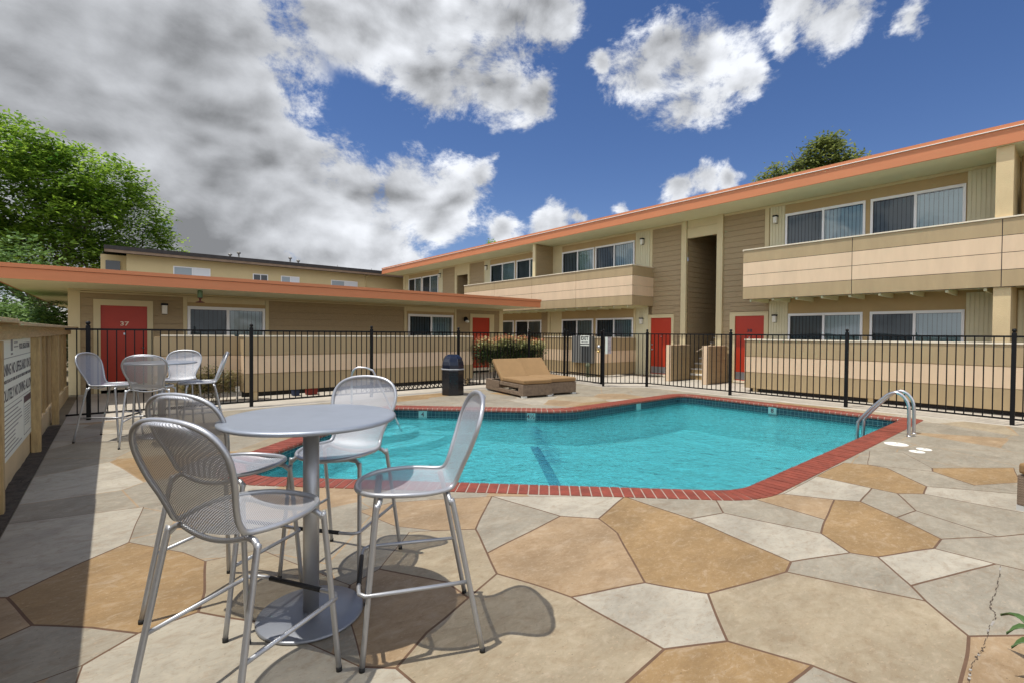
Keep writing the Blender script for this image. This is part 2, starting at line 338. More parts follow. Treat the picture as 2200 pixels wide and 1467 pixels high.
# ------------------------------------------------------------------ mesh helpers
class MB:
    def __init__(s): s.v = []; s.f = []; s.m = []; s.uv = {}; s.sm = []
    def quadf(s, idx, m=0, uv=None, smooth=False):
        if uv: s.uv[len(s.f)] = uv
        s.f.append(tuple(idx)); s.m.append(m); s.sm.append(smooth)
    def poly(s, pts, m=0, uv=None):
        k = len(s.v); s.v += [tuple(p) for p in pts]; s.quadf(range(k, k+len(pts)), m, uv)
    def box(s, x0, x1, y0, y1, z0, z1, m=0):
        x0, x1 = sorted((x0, x1)); y0, y1 = sorted((y0, y1)); z0, z1 = sorted((z0, z1)); k = len(s.v)
        s.v += [(x0,y0,z0),(x1,y0,z0),(x1,y1,z0),(x0,y1,z0),(x0,y0,z1),(x1,y0,z1),(x1,y1,z1),(x0,y1,z1)]
        for f in ((0,3,2,1),(4,5,6,7),(0,1,5,4),(1,2,6,5),(2,3,7,6),(3,0,4,7)): s.quadf([k+i for i in f], m)
    def obox(s, c, ux, uy, hx, hy, z0, z1, m=0):      # box turned in plan
        ux = Vector(ux).normalized(); uy = Vector(uy).normalized(); c = Vector(c); k = len(s.v)
        for z in (z0, z1):
            for a, b in ((-1,-1),(1,-1),(1,1),(-1,1)):
                p = c+ux*hx*a+uy*hy*b; s.v.append((p.x, p.y, z))
        for f in ((0,3,2,1),(4,5,6,7),(0,1,5,4),(1,2,6,5),(2,3,7,6),(3,0,4,7)): s.quadf([k+i for i in f], m)
    def prism(s, pts, z0, z1, m=0):
        k = len(s.v); n = len(pts)
        s.v += [(p[0],p[1],z0) for p in pts]+[(p[0],p[1],z1) for p in pts]
        s.quadf([k+i for i in reversed(range(n))], m); s.quadf([k+n+i for i in range(n)], m)
        for i in range(n): j = (i+1) % n; s.quadf((k+i, k+j, k+n+j, k+n+i), m)
    def tube(s, pts, r, n=10, m=0, closed=False, caps=True, smooth=True):
        P = [Vector(p) for p in pts]; L = len(P); rr = r if isinstance(r, (list, tuple)) else [r]*L
        T = []
        for i in range(L):
            a = P[(i-1) % L] if (closed or i > 0) else P[i]; b = P[(i+1) % L] if (closed or i < L-1) else P[i]
            T.append((b-a).normalized())
        up = Vector((0,0,1)) if abs(T[0].z) < 0.9 else Vector((1,0,0)); x = T[0].cross(up).normalized(); k = len(s.v)
        for i in range(L):
            x = (x-T[i]*x.dot(T[i])).normalized(); y = T[i].cross(x)
            for j in range(n):
                a = 2*math.pi*j/n; p = P[i]+(x*math.cos(a)+y*math.sin(a))*rr[i]; s.v.append(tuple(p))
        for i in range(L if closed else L-1):
            for j in range(n):
                a = k+i*n+j; b = k+i*n+(j+1) % n; i2 = (i+1) % L; s.quadf((a, b, k+i2*n+(j+1) % n, k+i2*n+j), m, smooth=smooth)
        if caps and not closed:
            s.quadf([k+j for j in reversed(range(n))], m); s.quadf([k+(L-1)*n+j for j in range(n)], m)
    def lathe(s, prof, c=(0,0), n=32, m=0, smooth=True, rot=0.0, sx=1.0):
        k = len(s.v)
        for r, z in prof:
            for j in range(n):
                a = rot+2*math.pi*j/n; s.v.append((c[0]+r*math.cos(a)*sx, c[1]+r*math.sin(a), z))
        for i in range(len(prof)-1):
            for j in range(n): s.quadf((k+i*n+j, k+i*n+(j+1) % n, k+(i+1)*n+(j+1) % n, k+(i+1)*n+j), m, smooth=smooth)
        s.quadf([k+j for j in reversed(range(n))], m); s.quadf([k+(len(prof)-1)*n+j for j in range(n)], m)
    def build(s, name, mats, parent=None, bevel=0.0):
        mats = mats if isinstance(mats, (list, tuple)) else [mats]
        me = bpy.data.meshes.new(name); vs = s.v
        if parent is not None:
            base = Vector((0,0,0)); p = parent; loc_ = False
            while p is not None: base += p.location; loc_ = loc_ or p.get('local'); p = p.parent
            if not loc_: vs = [(a-base.x, b-base.y, c-base.z) for a, b, c in s.v]
        me.from_pydata(vs, [], s.f); 
        for m in mats: me.materials.append(m)
        me.polygons.foreach_set('material_index', s.m); me.polygons.foreach_set('use_smooth', s.sm)
        if s.uv:
            ul = me.uv_layers.new(name='UVMap')
            for fi, uvs in s.uv.items():
                st = me.polygons[fi].loop_start
                for q, u in enumerate(uvs): ul.data[st+q].uv = u
        me.update()
        o = bpy.data.objects.new(name, me); COL.objects.link(o)
        if parent is not None: o.parent = parent
        if bevel:
            bv = o.modifiers.new('bevel', 'BEVEL'); bv.width = bevel; bv.segments = 2; bv.limit_method = 'ANGLE'; bv.angle_limit = math.radians(40)
        return o
def thing(name, label, cat, loc=(0,0,0), rotz=0.0, group=None, local=False):
    o = bpy.data.objects.new(name, None); COL.objects.link(o); o.location = loc; o.rotation_euler = (0,0,rotz)
    o.empty_display_size = 0.2; o['label'] = label; o['category'] = cat
    if group: o['group'] = group
    if local: o['local'] = 1
    return o
def tag(o, label, cat, group=None, kind=None):
    o['label'] = label; o['category'] = cat
    if group: o['group'] = group
    if kind: o['kind'] = kind
    return o
def struct(o, kind='structure'): o['kind'] = kind; return o
def copy_tree(o, parent=None):
    c = o.copy(); COL.objects.link(c)
    if parent is not None: c.parent = parent
    for ch in list(o.children): copy_tree(ch, c)
    return c
def catmull(P, sub=6, closed=False):
    P = [Vector(p) for p in P]; L = len(P); out = []
    rng_ = range(L) if closed else range(L-1)
    for i in rng_:
        g = lambda k: P[k % L] if closed else P[max(0, min(L-1, k))]
        a, b, c, d = g(i-1), g(i), g(i+1), g(i+2)
        for q in range(sub):
            t = q/sub
            out.append(0.5*((2*b)+(c-a)*t+(2*a-5*b+4*c-d)*t*t+(3*b-a-3*c+d)*t**3))
    if not closed: out.append(P[-1])
    return out
def text(name, s, size, M, m, parent, extr=0.002, align='LEFT', sx=1.0, bold=0.018):
    cu = bpy.data.curves.new(name, 'FONT'); cu.body = s; cu.size = size; cu.extrude = extr; cu.align_x = align; cu.resolution_u = 3; cu.offset = size*bold
    tmp = bpy.data.objects.new(name+'_curve', cu); COL.objects.link(tmp)
    dg = bpy.context.evaluated_depsgraph_get(); me = bpy.data.meshes.new_from_object(tmp.evaluated_get(dg))
    bpy.data.objects.remove(tmp); me.name = name
    base = Vector((0,0,0)); p = parent
    while p is not None: base += p.location; p = p.parent
    me.transform(Matrix.Translation(-base) @ M @ Matrix.Diagonal((sx, 1, 1, 1)))
    me.materials.clear(); me.materials.append(m)
    o = bpy.data.objects.new(name, me); COL.objects.link(o)
    if parent is not None: o.parent = parent
    return o
def MXf(origin, xdir, ydir):     # text frame
    x = Vector(xdir).normalized(); y = Vector(ydir).normalized(); z = x.cross(y)
    m = Matrix((x, y, z)).transposed().to_4x4(); m.translation = origin; return m
random.seed(7)

# ------------------------------------------------------------------ pool outline
def rounded(poly, radii, step=0.1):
    n = len(poly); out = []
    for i in range(n):
        p = Vector(poly[i]); a = Vector(poly[i-1]); b = Vector(poly[(i+1) % n]); r = radii[i]
        da = (a-p).normalized(); db = (b-p).normalized(); ang = math.acos(max(-1, min(1, da.dot(db))))
        t = r/math.tan(ang/2); c = p+(da+db).normalized()*(r/math.sin(ang/2))
        s = p+da*t-c; e = p+db*t-c
        a0 = math.atan2(s.y, s.x); a1 = math.atan2(e.y, e.x); d = (a1-a0+math.pi) % (2*math.pi)-math.pi
        k = max(3, int(abs(d)*r/0.05)+1)
        for q in range(k+1): out.append(c+Vector((math.cos(a0+d*q/k), math.sin(a0+d*q/k)))*r)
    res = []; L = 0.0; n = len(out); per = sum((out[(i+1) % n]-out[i]).length for i in range(n)); cnt = round(per/step); st = per/cnt
    pos = 0.0; i = 0; acc_ = 0.0
    for k in range(cnt):
        target = k*st
        while acc_+(out[(i+1) % n]-out[i % n]).length < target: acc_ += (out[(i+1) % n]-out[i % n]).length; i += 1
        seg = out[(i+1) % n]-out[i % n]; res.append(out[i % n]+seg*((target-acc_)/max(seg.length, 1e-9)))
    return res
POLY = [(4.58,1.88),(11.45,1.90),(11.46,6.86),(7.02,6.87),(4.40,9.42),(0.37,5.92)]
RAD = [0.9, 0.10, 0.55, 0.9, 0.25, 0.95]
OUT = rounded([Vector(p) for p in POLY], RAD, 0.1)
def offset(pts, d):
    n = len(pts); r = []
    for i in range(n):
        t = (pts[(i+1) % n]-pts[i-1]).normalized(); r.append(pts[i]+Vector((-t.y, t.x))*d)
    return r
INN = offset(OUT, 0.30)
WALL = offset(OUT, 0.285)

# ------------------------------------------------------------------ pool deck (stamped flagstone)
CAMH = 1.52
def gp(px, py):      # measured survey point on the deck
    v = right*((px-1100)/1030.158)+down*((py-733.5)/1030.158)+fwd; t = -CAMH/v.z
    return Vector((v.x*t, v.y*t))
TAN, TN2, GRY, LGT, BGE = srgb(143,117,80), srgb(151,128,98), srgb(144,137,121), srgb(165,158,142), srgb(150,137,113)
V = {1:(1057,1065),2:(1022,1136),3:(1202,1107.5),4:(1286,1113),5:(1341,1065.5),6:(1049,1187),7:(1384.6,1251),8:(1327,1144.6),9:(1521,1274.4),10:(1690,1227.5),
11:(1700,1205.7),12:(1482.8,1113),13:(1554.8,1101),14:(1534.6,1069),15:(1763.7,1145),16:(1774.6,1115.7),17:(1792,1072.6),18:(1622,1071),19:(1823.7,1185.5),20:(1883.7,1194.8),
21:(2009,1177.3),22:(2022.8,1156.6),23:(1848.2,1076.4),24:(1871,1047.5),25:(1682,1060),26:(1752.8,1021.8),27:(1927.4,1110.8),28:(1969.4,1097),29:(1927.4,1059),30:(1984.6,1060),
31:(1990,1043.7),32:(1905.5,1004.4),34:(1812.8,993),36:(1867.3,967.3),37:(1864.6,997.3),38:(1941,971),39:(2002.6,1004.4),40:(2002.6,1011.5),41:(2121,1004.4),42:(2093.7,1042),
44:(2260,1140),45:(2142.8,1151.7),46:(2260,1112),47:(1958.4,1258),48:(2137.4,1210),49:(1990,1290.8),51:(2081,1365.5),52:(2058,1490),53:(2260,1238),54:(2260,1363),
55:(1561.9,1374.8),57:(1425.5,1394.4),58:(1226.4,1281),59:(1320,1490),60:(1747.3,1428.2),61:(1665,1490),62:(1900,1490),64:(1066.8,1230.4),65:(1006,1282),66:(956,1328),67:(919,1357),
68:(853,1433.6),69:(927,1500),70:(779,1432),71:(740,1300),72:(753,1255),73:(816,1221),74:(877,1142),75:(927,1139),76:(850,1130),77:(769,1097),78:(842,1078),79:(959,1249),
81:(15,1282.4),82:(66.8,1342.4),83:(-60,1400),84:(-60,1283),85:(140.4,1223.8),86:(163.6,1213),87:(278,1163.8),88:(308,1087.5),89:(9.5,1125.6),90:(324.5,1172),91:(392.7,1184.3),
92:(443,1204.7),93:(436,1271.5),94:(425.4,1313.8),95:(296,1360),96:(196,1348),97:(177.3,1429.7),98:(150,1500),99:(109,1454),100:(559,1334),101:(0,1492),102:(560,1180),103:(-50,1132),
104:(2260,1066),105:(2180,1004),106:(2190,1036)}
PS = [(TN2,[6,3,4,8,7,58,64]),(TAN,[5,12,11,10,9,7,8,4]),(LGT,[1,5,4,3]),(GRY,[1,3,6,2]),(GRY,[5,14,13,12]),(LGT,[12,13,15,19,11]),(GRY,[14,18,16,15,13]),(TN2,[18,25,17,16]),
(TAN,[17,23,27,22,21,20,19,15,16]),(LGT,[25,26,24,23,17]),(TAN,[26,34,37,32,31,30,29,24]),(GRY,[24,29,28,27,23]),(GRY,[29,30,46,44,45,28]),(GRY,[27,28,45,22]),(LGT,[31,104,46,30]),
(GRY,[11,19,20,47,49,10]),(LGT,[20,21,48,47]),(GRY,[21,22,45,44,53,48]),(GRY,[48,53,54,51,49,47]),(BGE,[9,10,49,51,52,62,60,55]),(TN2,[51,54,(2260,1500),52]),(LGT,[58,7,9,55,57]),
(TAN,[57,55,60,61,59]),(GRY,[60,62,61]),(BGE,[64,58,57,59,69,68,67,66,65]),(BGE,[2,6,64,65,79,73,74,75]),(TN2,[73,79,65,66,67,68,70,71,72]),(TN2,[1,2,75,76,77,78]),
(TAN,[87,90,91,92,93,94,95,96,82,81,85,86]),(LGT,[89,88,87,86,85,81,84,103]),(TN2,[81,82,83,84]),(GRY,[82,96,95,97,99,101,83]),(LGT,[95,94,100,70,68,69,98,97]),
(BGE,[94,93,92,102,72,71,100]),(TAN,[40,39,105,106,42]),(GRY,[36,38,39,40,37]),(GRY,[37,40,42,104,31,32])]
def wob(p, amp=0.012):
    q = Vector((p.x*2.3, p.y*2.3, 0.0)); return Vector((p.x+amp*noise.noise(q), p.y+amp*noise.noise(q+Vector((7.3, 2.1, 5)))))
def subdiv(pts, step=0.07):
    out = []
    for i in range(len(pts)):
        a, b = pts[i], pts[(i+1) % len(pts)]; k = max(1, int((b-a).length/step))
        out += [wob(a+(b-a)*(q/k)) for q in range(k)]
    return out
def area(p): return 0.5*sum(p[i-1].x*p[i].y-p[i].x*p[i-1].y for i in range(len(p)))
def inset(p, d):
    if area(p) < 0: p = p[::-1]
    n = len(p); r = []
    for i in range(n):
        e0 = (p[i]-p[i-1]); e1 = (p[(i+1) % n]-p[i])
        if e0.length < 1e-6 or e1.length < 1e-6: r.append(p[i]); continue
        e0.normalize(); e1.normalize(); n0 = Vector((-e0.y, e0.x)); n1 = Vector((-e1.y, e1.x)); b = n0+n1
        r.append(p[i]+b*(d/max(0.35, b.dot(n0))))
    return r
traced = []
for col_, ids in PS:
    traced.append((col_, [gp(*(V[i] if isinstance(i, int) else i)) for i in ids]))
DECK = [Vector(p) for p in ((-0.64,-4),(11.86,-4),(11.86,8.16),(10.92,9.02),(11.12,10.56),(-0.64,10.56))]
sites = []
rnd = random.Random(11)
for i in range(16):
    for j in range(18):
        sites.append(Vector((-0.9+i*0.9+rnd.uniform(-.4,.4)+(0.45 if j % 2 else 0), -4.2+j*0.9+rnd.uniform(-.4,.4))))
def cell(k):
    p = [Vector((-2,-6)), Vector((14,-6)), Vector((14,12)), Vector((-2,12))]; s = sites[k]
    for q, o in enumerate(sites):
        if q == k or (o-s).length > 3.2: continue
        mid = (s+o)/2; nn = (o-s); new = []
        for i in range(len(p)):
            a, b = p[i-1], p[i]; da, db = (a-mid).dot(nn), (b-mid).dot(nn)
            if da <= 0: new.append(a)
            if da*db < 0: new.append(a+(b-a)*(da/(da-db)))
        p = new
        if not p: return None
    cl = [p[0]]
    for x in p[1:]:
        if (x-cl[-1]).length > 0.06: cl.append(x)
    return cl if len(cl) > 2 else None
polys = []; info = []       # info: (priority, colour or None)
polys.append(DECK); info.append(('deck', None))
polys.append(offset(OUT, 0.02)); info.append(('pool', None))
for c, p in traced:
    polys.append(subdiv(p)); info.append(('tfull', None))
    polys.append(inset(subdiv(p), 0.007)); info.append(('stone1', c))
for k in range(len(sites)):
    s = sites[k]
    if not (-1.6 < s.x < 12.8 and -5 < s.y < 11.5): continue
    p = cell(k)
    if p is None: continue
    q = subdiv(p, 0.1); kq = rnd.uniform(0.88, 1.10)
    polys.append(inset(q, 0.007)); info.append(('stone2', tuple(x*kq for x in rnd.choice([TN2, TAN, GRY, LGT, BGE, LGT, TN2, GRY]))))
vs = []; fs = []
for p in polys:
    if area(p) < 0: p = p[::-1]
    k = len(vs); vs += [Vector((a.x, a.y)) for a in p]; fs.append(list(range(k, k+len(p))))
rv, re_, rf_, ov, oe, of = geometry.delaunay_2d_cdt(vs, [], fs, 1, 1e-6)
mb = MB(); mb.v = [(p.x, p.y, 0.0) for p in rv]; cols = []
for tri, org in zip(rf_, of):
    ks = {info[i][0]: i for i in org}
    if 'deck' not in ks or 'pool' in ks: continue
    if 'stone1' in ks: c = info[ks['stone1']][1]
    elif 'tfull' in ks: c = None
    elif 'stone2' in ks: c = info[ks['stone2']][1]
    else: c = None
    mb.quadf(tri, 0 if c else 1); cols.append(c or (0.2,0.15,0.1))
deck = struct(mb.build('pool_deck', [M_stone, M_joint]))
ca = deck.data.color_attributes.new('stone', 'FLOAT_COLOR', 'CORNER')
li = 0
for pi, poly_ in enumerate(deck.data.polygons):
    r_ = random.Random(int(sum(cols[pi])*1e6)); k = 1.0
    for l in poly_.loop_indices: ca.data[l].color = (*cols[pi], 1)

mb = MB(); rc = random.Random(4)
cp = catmull([(*gp(*q), 0) for q in ((2150,1215),(2142,1262),(2128,1300),(2139,1322),(2124,1352),(2116,1384),(2108,1398),(2096,1416),(2084,1440),(2082,1466),(2074,1490))], 7)
for a_, b_ in zip(cp[:-1], cp[1:]):
    u_ = (b_-a_).normalized(); w_ = Vector((-u_.y, u_.x, 0)); k_ = rc.choice([0.0008,0.0014,0.003,0.0055]); j_ = w_*rc.uniform(-.004,.004); m_i = 1 if k_ > 0.003 and rc.random() < 0.75 else 0
    mb.poly([tuple(a_+w_*k_+j_+Vector((0,0,.002))), tuple(a_-w_*k_+j_+Vector((0,0,.002))), tuple(b_-w_*k_*.7+j_+Vector((0,0,.002))), tuple(b_+w_*k_*.7+j_+Vector((0,0,.002)))][::-1], m_i)
mb.build('crack', [mat('crack_dark', srgb(70,58,48), 0.9), mat('crack_filler', srgb(150,144,136), 0.8, var=0.3, vscale=60)], deck)

# ground, paths, soil
mb = MB(); z = -0.012
for x0, x1, y0, y1 in ((-300,300,10.56,400),(-300,300,-300,-4),(-300,-0.64,-4,10.56),(11.86,300,-4,10.56)): mb.poly([(x0,y0,z),(x1,y0,z),(x1,y1,z),(x0,y1,z)])
mb.poly([(10.92,9.02,z),(11.86,8.16,z),(11.86,10.56,z),(11.12,10.56,z)])
struct(mb.build('ground', M_ground))
mb = MB(); z = -0.005
mb.poly([(-0.64,10.565,z),(11.12,10.565,z),(11.5,10.565,z),(11.5,15.3,z),(-0.64,15.3,z)])
mb.poly([(11.865,-6,z),(15.6,-6,z),(15.6,30,z),(11.5,30,z),(11.5,10.56,z),(11.125,10.56,z),(10.925,9.025,z),(11.865,8.165,z)])
struct(mb.build('path', M_conc))
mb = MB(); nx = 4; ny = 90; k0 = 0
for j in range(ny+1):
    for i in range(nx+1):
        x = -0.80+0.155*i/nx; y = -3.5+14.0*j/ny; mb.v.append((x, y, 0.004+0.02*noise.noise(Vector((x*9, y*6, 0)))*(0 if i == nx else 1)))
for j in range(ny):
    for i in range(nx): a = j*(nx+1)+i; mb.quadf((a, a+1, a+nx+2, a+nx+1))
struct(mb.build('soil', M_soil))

# ------------------------------------------------------------------ swimming pool
pool = thing('swimming_pool', 'large angled swimming pool edged with red brick coping and dark waterline tiles', 'swimming pool', (6,5,0))
WL = -0.185
mb = MB(); n = len(OUT)
FL = -0.62
def floorz(p): return FL-0.25*max(0.0, min(1.0, (p.x-5.5)/4))
for i in range(n):
    a, b = WALL[i], WALL[(i+1) % n]
    mb.poly([(a.x,a.y,-0.24),(b.x,b.y,-0.24),(b.x,b.y,floorz(b)),(a.x,a.y,floorz(a))])
fv = [Vector((p.x, p.y)) for p in WALL]
grid = [Vector((x*0.5, y*0.5)) for x in range(2, 24) for y in range(3, 20)]
rv, _, rf_, _, _, of = geometry.delaunay_2d_cdt(fv+grid, [], [list(range(n))], 1, 1e-6)
k = len(mb.v); mb.v += [(p.x, p.y, floorz(p)) for p in rv]
for t_, o_ in zip(rf_, of):
    if o_: mb.quadf([k+i for i in t_])
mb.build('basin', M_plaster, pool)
mb = MB(); L = 0.0
for i in range(n):
    a, b = WALL[i], WALL[(i+1) % n]; d = (b-a).length; h = -0.02
    mb.poly([(a.x,a.y,-0.05),(b.x,b.y,-0.05),(b.x,b.y,-0.24),(a.x,a.y,-0.24)], 0, [(L,0.19),(L+d,0.19),(L+d,0),(L,0)]); L += d
mb.build('tile_band', M_tile, pool)
# coping bricks
mb = MB(); prof = [(0.0, -0.03), (0.0, 0.006), (0.26, 0.010), (0.285, 0.004), (0.298, -0.012), (0.30, -0.035), (0.285, -0.052)]
def ringpt(i, t, d):
    a = OUT[i % n]; b = OUT[(i+1) % n]; na = (INN[i % n]-a); nb = (INN[(i+1) % n]-b)
    return a.lerp(b, t)+na.lerp(nb, t)*(d/0.30)
rb = random.Random(3)
for i in range(n):
    jt = rb.uniform(-.02,.02); dz = rb.uniform(-.0015,.0015); k = len(mb.v)
    for t_ in (0.07, 0.93):
        for d, z in prof: p = ringpt(i, t_, d); mb.v.append((p.x, p.y, z+dz))
    m_ = len(prof)
    for j in range(m_-1): mb.quadf((k+j, k+j+1, k+m_+j+1, k+m_+j))
    mb.quadf(list(range(k, k+m_))); mb.quadf(list(reversed(range(k+m_, k+2*m_))))
mb.build('coping', M_brick, pool)
mb = MB()
for i in range(n):
    k = len(mb.v); pr = [(0.004,0.001),(0.26,0.004),(0.283,-0.002),(0.294,-0.016),(0.293,-0.045),(0.27,-0.05)]
    for t_ in (0.0, 1.0):
        for d, z in pr: p = ringpt(i, t_, d); mb.v.append((p.x, p.y, z))
    for j in range(len(pr)-1): mb.quadf((k+j, k+j+1, k+len(pr)+j+1, k+len(pr)+j))
mb.build('mortar_bed', M_mortar, pool)
# entry steps in the shallow corner and bench
mb = MB()
cx, cy = 3.95, 8.55
arc = [Vector((cx+1.25*math.cos(a)*1.0, cy+0.95*math.sin(a))) for a in [math.radians(-140+q*10) for q in range(29)]]
for rr_, zt in ((1.0, -0.47), (0.55, -0.33)):
    mb.prism([(cx+(p.x-cx)*rr_, cy+(p.y-cy)*rr_) for p in arc], FL, zt)
st_ = mb.build('entry_step', mat('step_plaster', (0.58,0.77,0.76), 0.8, var=0.1, vscale=7), pool)
mb = MB()
bpts = [(4.35,8.95),(6.9,6.48),(7.6,6.48),(6.55,6.38),(4.3,8.35)]
mb.prism([(4.45,9.05),(4.10,8.72),(5.35,7.62),(5.70,7.95)], FL, -0.45)
mb.build('bench', MATS['step_plaster'], pool)
mb = MB(); a, b = Vector((4.78,4.76)), Vector((6.28,6.86)); u = (b-a).normalized(); w_ = Vector((-u.y, u.x))*0.085
ks = 14
for q in range(ks):
    p, r_ = a+(b-a)*(q/ks), a+(b-a)*((q+1)/ks)
    mb.poly([(*(p-w_), floorz(p)+.006), (*(p+w_), floorz(p)+.006), (*(r_+w_), floorz(r_)+.006), (*(r_-w_), floorz(r_)+.006)])
mb.build('lane_line', M_lane, pool)
# depth markers on the far wall
def marker(target, s):
    tv = Vector(target); i = min(range(n), key=lambda q: (WALL[q]-tv).length); p = WALL[i]; t = (WALL[(i+1) % n]-WALL[i-1]).normalized(); nin = Vector((-t.y, t.x))
    mb = MB(); mb.obox(p+nin*0.004, t, nin, 0.085, 0.006, -0.21, -0.055)
    o = mb.build('depth_marker', mat('marker_tile', srgb(120,170,168), 0.3), pool)
    M_ = MXf(Vector((p.x, p.y, -0.165))+Vector((nin.x, nin.y, 0))*0.012, (-t.x, -t.y, 0), (0,0,1))
    if s: text('depth_number', s, 0.13, M_, M_ink, o, 0.001, 'CENTER')
marker((4.96,8.7), '4'); marker((6.51,7.17), '4½'); marker((9.25,6.6), ''); marker((11.16,4.42), '8')
mb = MB(); mb.lathe([(0.10,-0.23),(0.10,-0.215)], (11.0,4.35), 16); mb.build('skimmer_port', M_ink, pool)
mb = MB(); mb.v = [(p.x, p.y, WL) for p in offset(OUT, 0.284)]; k = len(mb.v)
gv = [Vector(v[:2]) for v in mb.v]
rv, _, rf_, _, _, of = geometry.delaunay_2d_cdt(gv, [], [list(range(k))], 1, 1e-6)
mb = MB(); mb.v = [(p.x, p.y, WL) for p in rv]
for t_, o_ in zip(rf_, of):
    if o_: mb.quadf(t_)
water = struct(mb.build('water', M_water))

# ladder and handrail
def ladder():
    t = thing('pool_ladder', 'stainless steel pool ladder with two arched rails at the far right corner of the pool', 'pool ladder', (9.5,1.9,0))
    for x in (9.34, 9.67):
        pts = catmull([(x,1.73,0.0),(x,1.735,0.35),(x,1.75,0.50),(x,1.80,0.60),(x,1.88,0.655),(x,1.96,0.64),(x,2.06,0.555),(x,2.30,0.26),(x,2.375,0.14),(x,2.39,0.05),(x,2.40,-0.6)], 6)
        m = MB(); m.tube(pts, 0.0225, 12); r = m.build('rail', M_steel, t)
        m = MB(); m.lathe([(0.035,0.0),(0.035,0.01),(0.025,0.018)], (x,1.73), 16); m.build('deck_flange', M_steel, t)
    for z in (-0.3, -0.5):
        m = MB(); m.box(9.34,9.67,2.36,2.44,z-.015,z+.015); m.build('tread', M_steel, t, 0.004)
ladder()
t = thing('pool_handrail', 'single bent steel handrail over the entry steps behind the bar stools', 'handrail', (3.4,8.74,0))
m = MB(); m.tube(catmull([(3.40,8.74,0),(3.40,8.74,0.55),(3.405,8.735,0.76),(3.46,8.70,0.855),(3.58,8.62,0.87),(3.69,8.545,0.83),(3.76,8.50,0.72),(4.08,8.28,-0.12),(4.2,8.2,-0.4)], 6), 0.019, 10); m.build('rail', M_steel, t)
m = MB(); m.lathe([(0.035,0.0),(0.035,0.01),(0.025,0.018)], (3.4,8.74), 16); m.build('deck_flange', M_steel, t)

# skimmer lids
for (x, y, r), lb in zip(((8.53,1.72,0.14),(8.44,1.40,0.085),(8.19,1.43,0.085)), ('larger round white skimmer lid set in the deck below the pool ladder','small white deck lid, the one farther from the camera of the close pair','small white deck lid, the nearer one of the close pair')):
    m = MB(); m.lathe([(r,0.0),(r,0.004),(r*0.93,0.007),(0.02,0.008)], (x,y), 28); m.box(x-r*.5,x-r*.36,y-.012,y+.012,0.008,0.0095,1); m.box(x+r*.36,x+r*.5,y-.012,y+.012,0.008,0.0095,1)
    tag(m.build('deck_lid', [M_plastic, M_ink]), lb, 'deck lid', 'white round lids set in the pool deck')

# ------------------------------------------------------------------ iron fence and gate
def fence_panel(mb, a, b, z0=0.085, z1=1.55, pitch=0.123):
    a = Vector(a); b = Vector(b); u = (b-a).normalized(); w = Vector((-u.y, u.x)); L = (b-a).length; c = (a+b)/2
    mb.obox(c, u, w, L/2, 0.016, z1-0.032, z1); mb.obox(c, u, w, L/2, 0.014, z0, z0+0.03)
    k = round(L/pitch)
    for i in range(1, k):
        p = a+u*(L*i/k); mb.obox(p, u, w, 0.0085, 0.0085, z0+0.03, z1-0.032)
def post(parent, p, u, h=1.60, r=0.031):
    w = Vector((-u[1], u[0])); mb = MB(); mb.obox(p, u, w, r, r, 0, h-0.01); o = mb.build('post', M_black, parent, 0.004)
    mb = MB(); mb.lathe([(r*0.95,h-0.01),(r*0.98,h),(r*0.55,h+.006),(0.020,h+.012),(0.030,h+.025),(0.0335,h+.042),(0.026,h+.064),(0.006,h+.073)], (p[0],p[1]), 12); mb.build('ball_cap', M_black, o)
def fence(name, label, pts, posts, grp='black iron fence runs around the pool'):
    t = thing(name, label, 'fence', (*pts[0],0), group=grp)
    for a, b in zip(pts[:-1], pts[1:]):
        mb = MB(); fence_panel(mb, a, b); mb.build('picket_panel', M_black, t)
    for p in posts:
        i = min(range(len(pts)-1), key=lambda q: (Vector(pts[q])-Vector(p)).length); u = (Vector(pts[i+1])-Vector(pts[i])).normalized(); post(t, p, u)
    return t
fy = 10.9
fence('iron_fence', 'black iron picket fence run in front of the single storey building, left of the gate', [(-0.62,fy),(-0.33,fy),(2.16,fy),(4.72,fy),(7.18,fy),(9.74,fy),(11.29,fy)], [(-0.33,fy),(2.16,fy),(4.72,fy),(7.18,fy),(9.74,fy),(11.29,fy)])
fence('iron_fence', 'short slanting black iron fence piece right of the gate', [(11.09,9.12),(12.06,8.29)], [(11.09,9.12)])
fence('iron_fence', 'long black iron picket fence run in front of the right hand building', [(12.06,8.29),(12.12,5.84),(12.16,3.33),(12.07,0.83),(12.1,-1.65),(12.1,-4.1)], [(12.06,8.29),(12.12,5.84),(12.16,3.33),(12.07,0.83),(12.1,-1.65),(12.1,-4.1)])
g = thing('iron_gate', 'black iron pool gate with knob lock, spring closer and the exit sign on it', 'gate', (11.2,10,0))
ga, gb = Vector((11.265,10.74)), Vector((11.10,9.20))
gu = (gb-ga).normalized(); gw = Vector((-gu.y, gu.x))
mb = MB(); fence_panel(mb, ga, gb, 0.07, 1.53)
for p in (ga, gb): mb.obox(p, gu, gw, 0.026, 0.026, 0.05, 1.56)
mb.obox(ga.lerp(gb,0.5), gu, gw, (gb-ga).length/2, 0.014, 0.30, 0.33)
mb.build('gate_leaf', M_black, g)
for p, z in ((gb, 1.585), (ga, 1.585)):
    mb = MB(); mb.lathe([(0.026,z-.025),(0.018,z-.01),(0.032,z+.012),(0.026,z+.034),(0.005,z+.042)], (p.x,p.y), 12); mb.build('ball_cap', M_black, g)
nl = -gw if (-gw).dot(Vector((-1,-1))) > 0 else gw
q = gb-gu*0.06+nl*0.04
mb = MB(); mb.lathe([(0.0,0),(0.055,0.0),(0.055,0.03),(0.03,0.06),(0.0,0.062)], (0,0), 18)
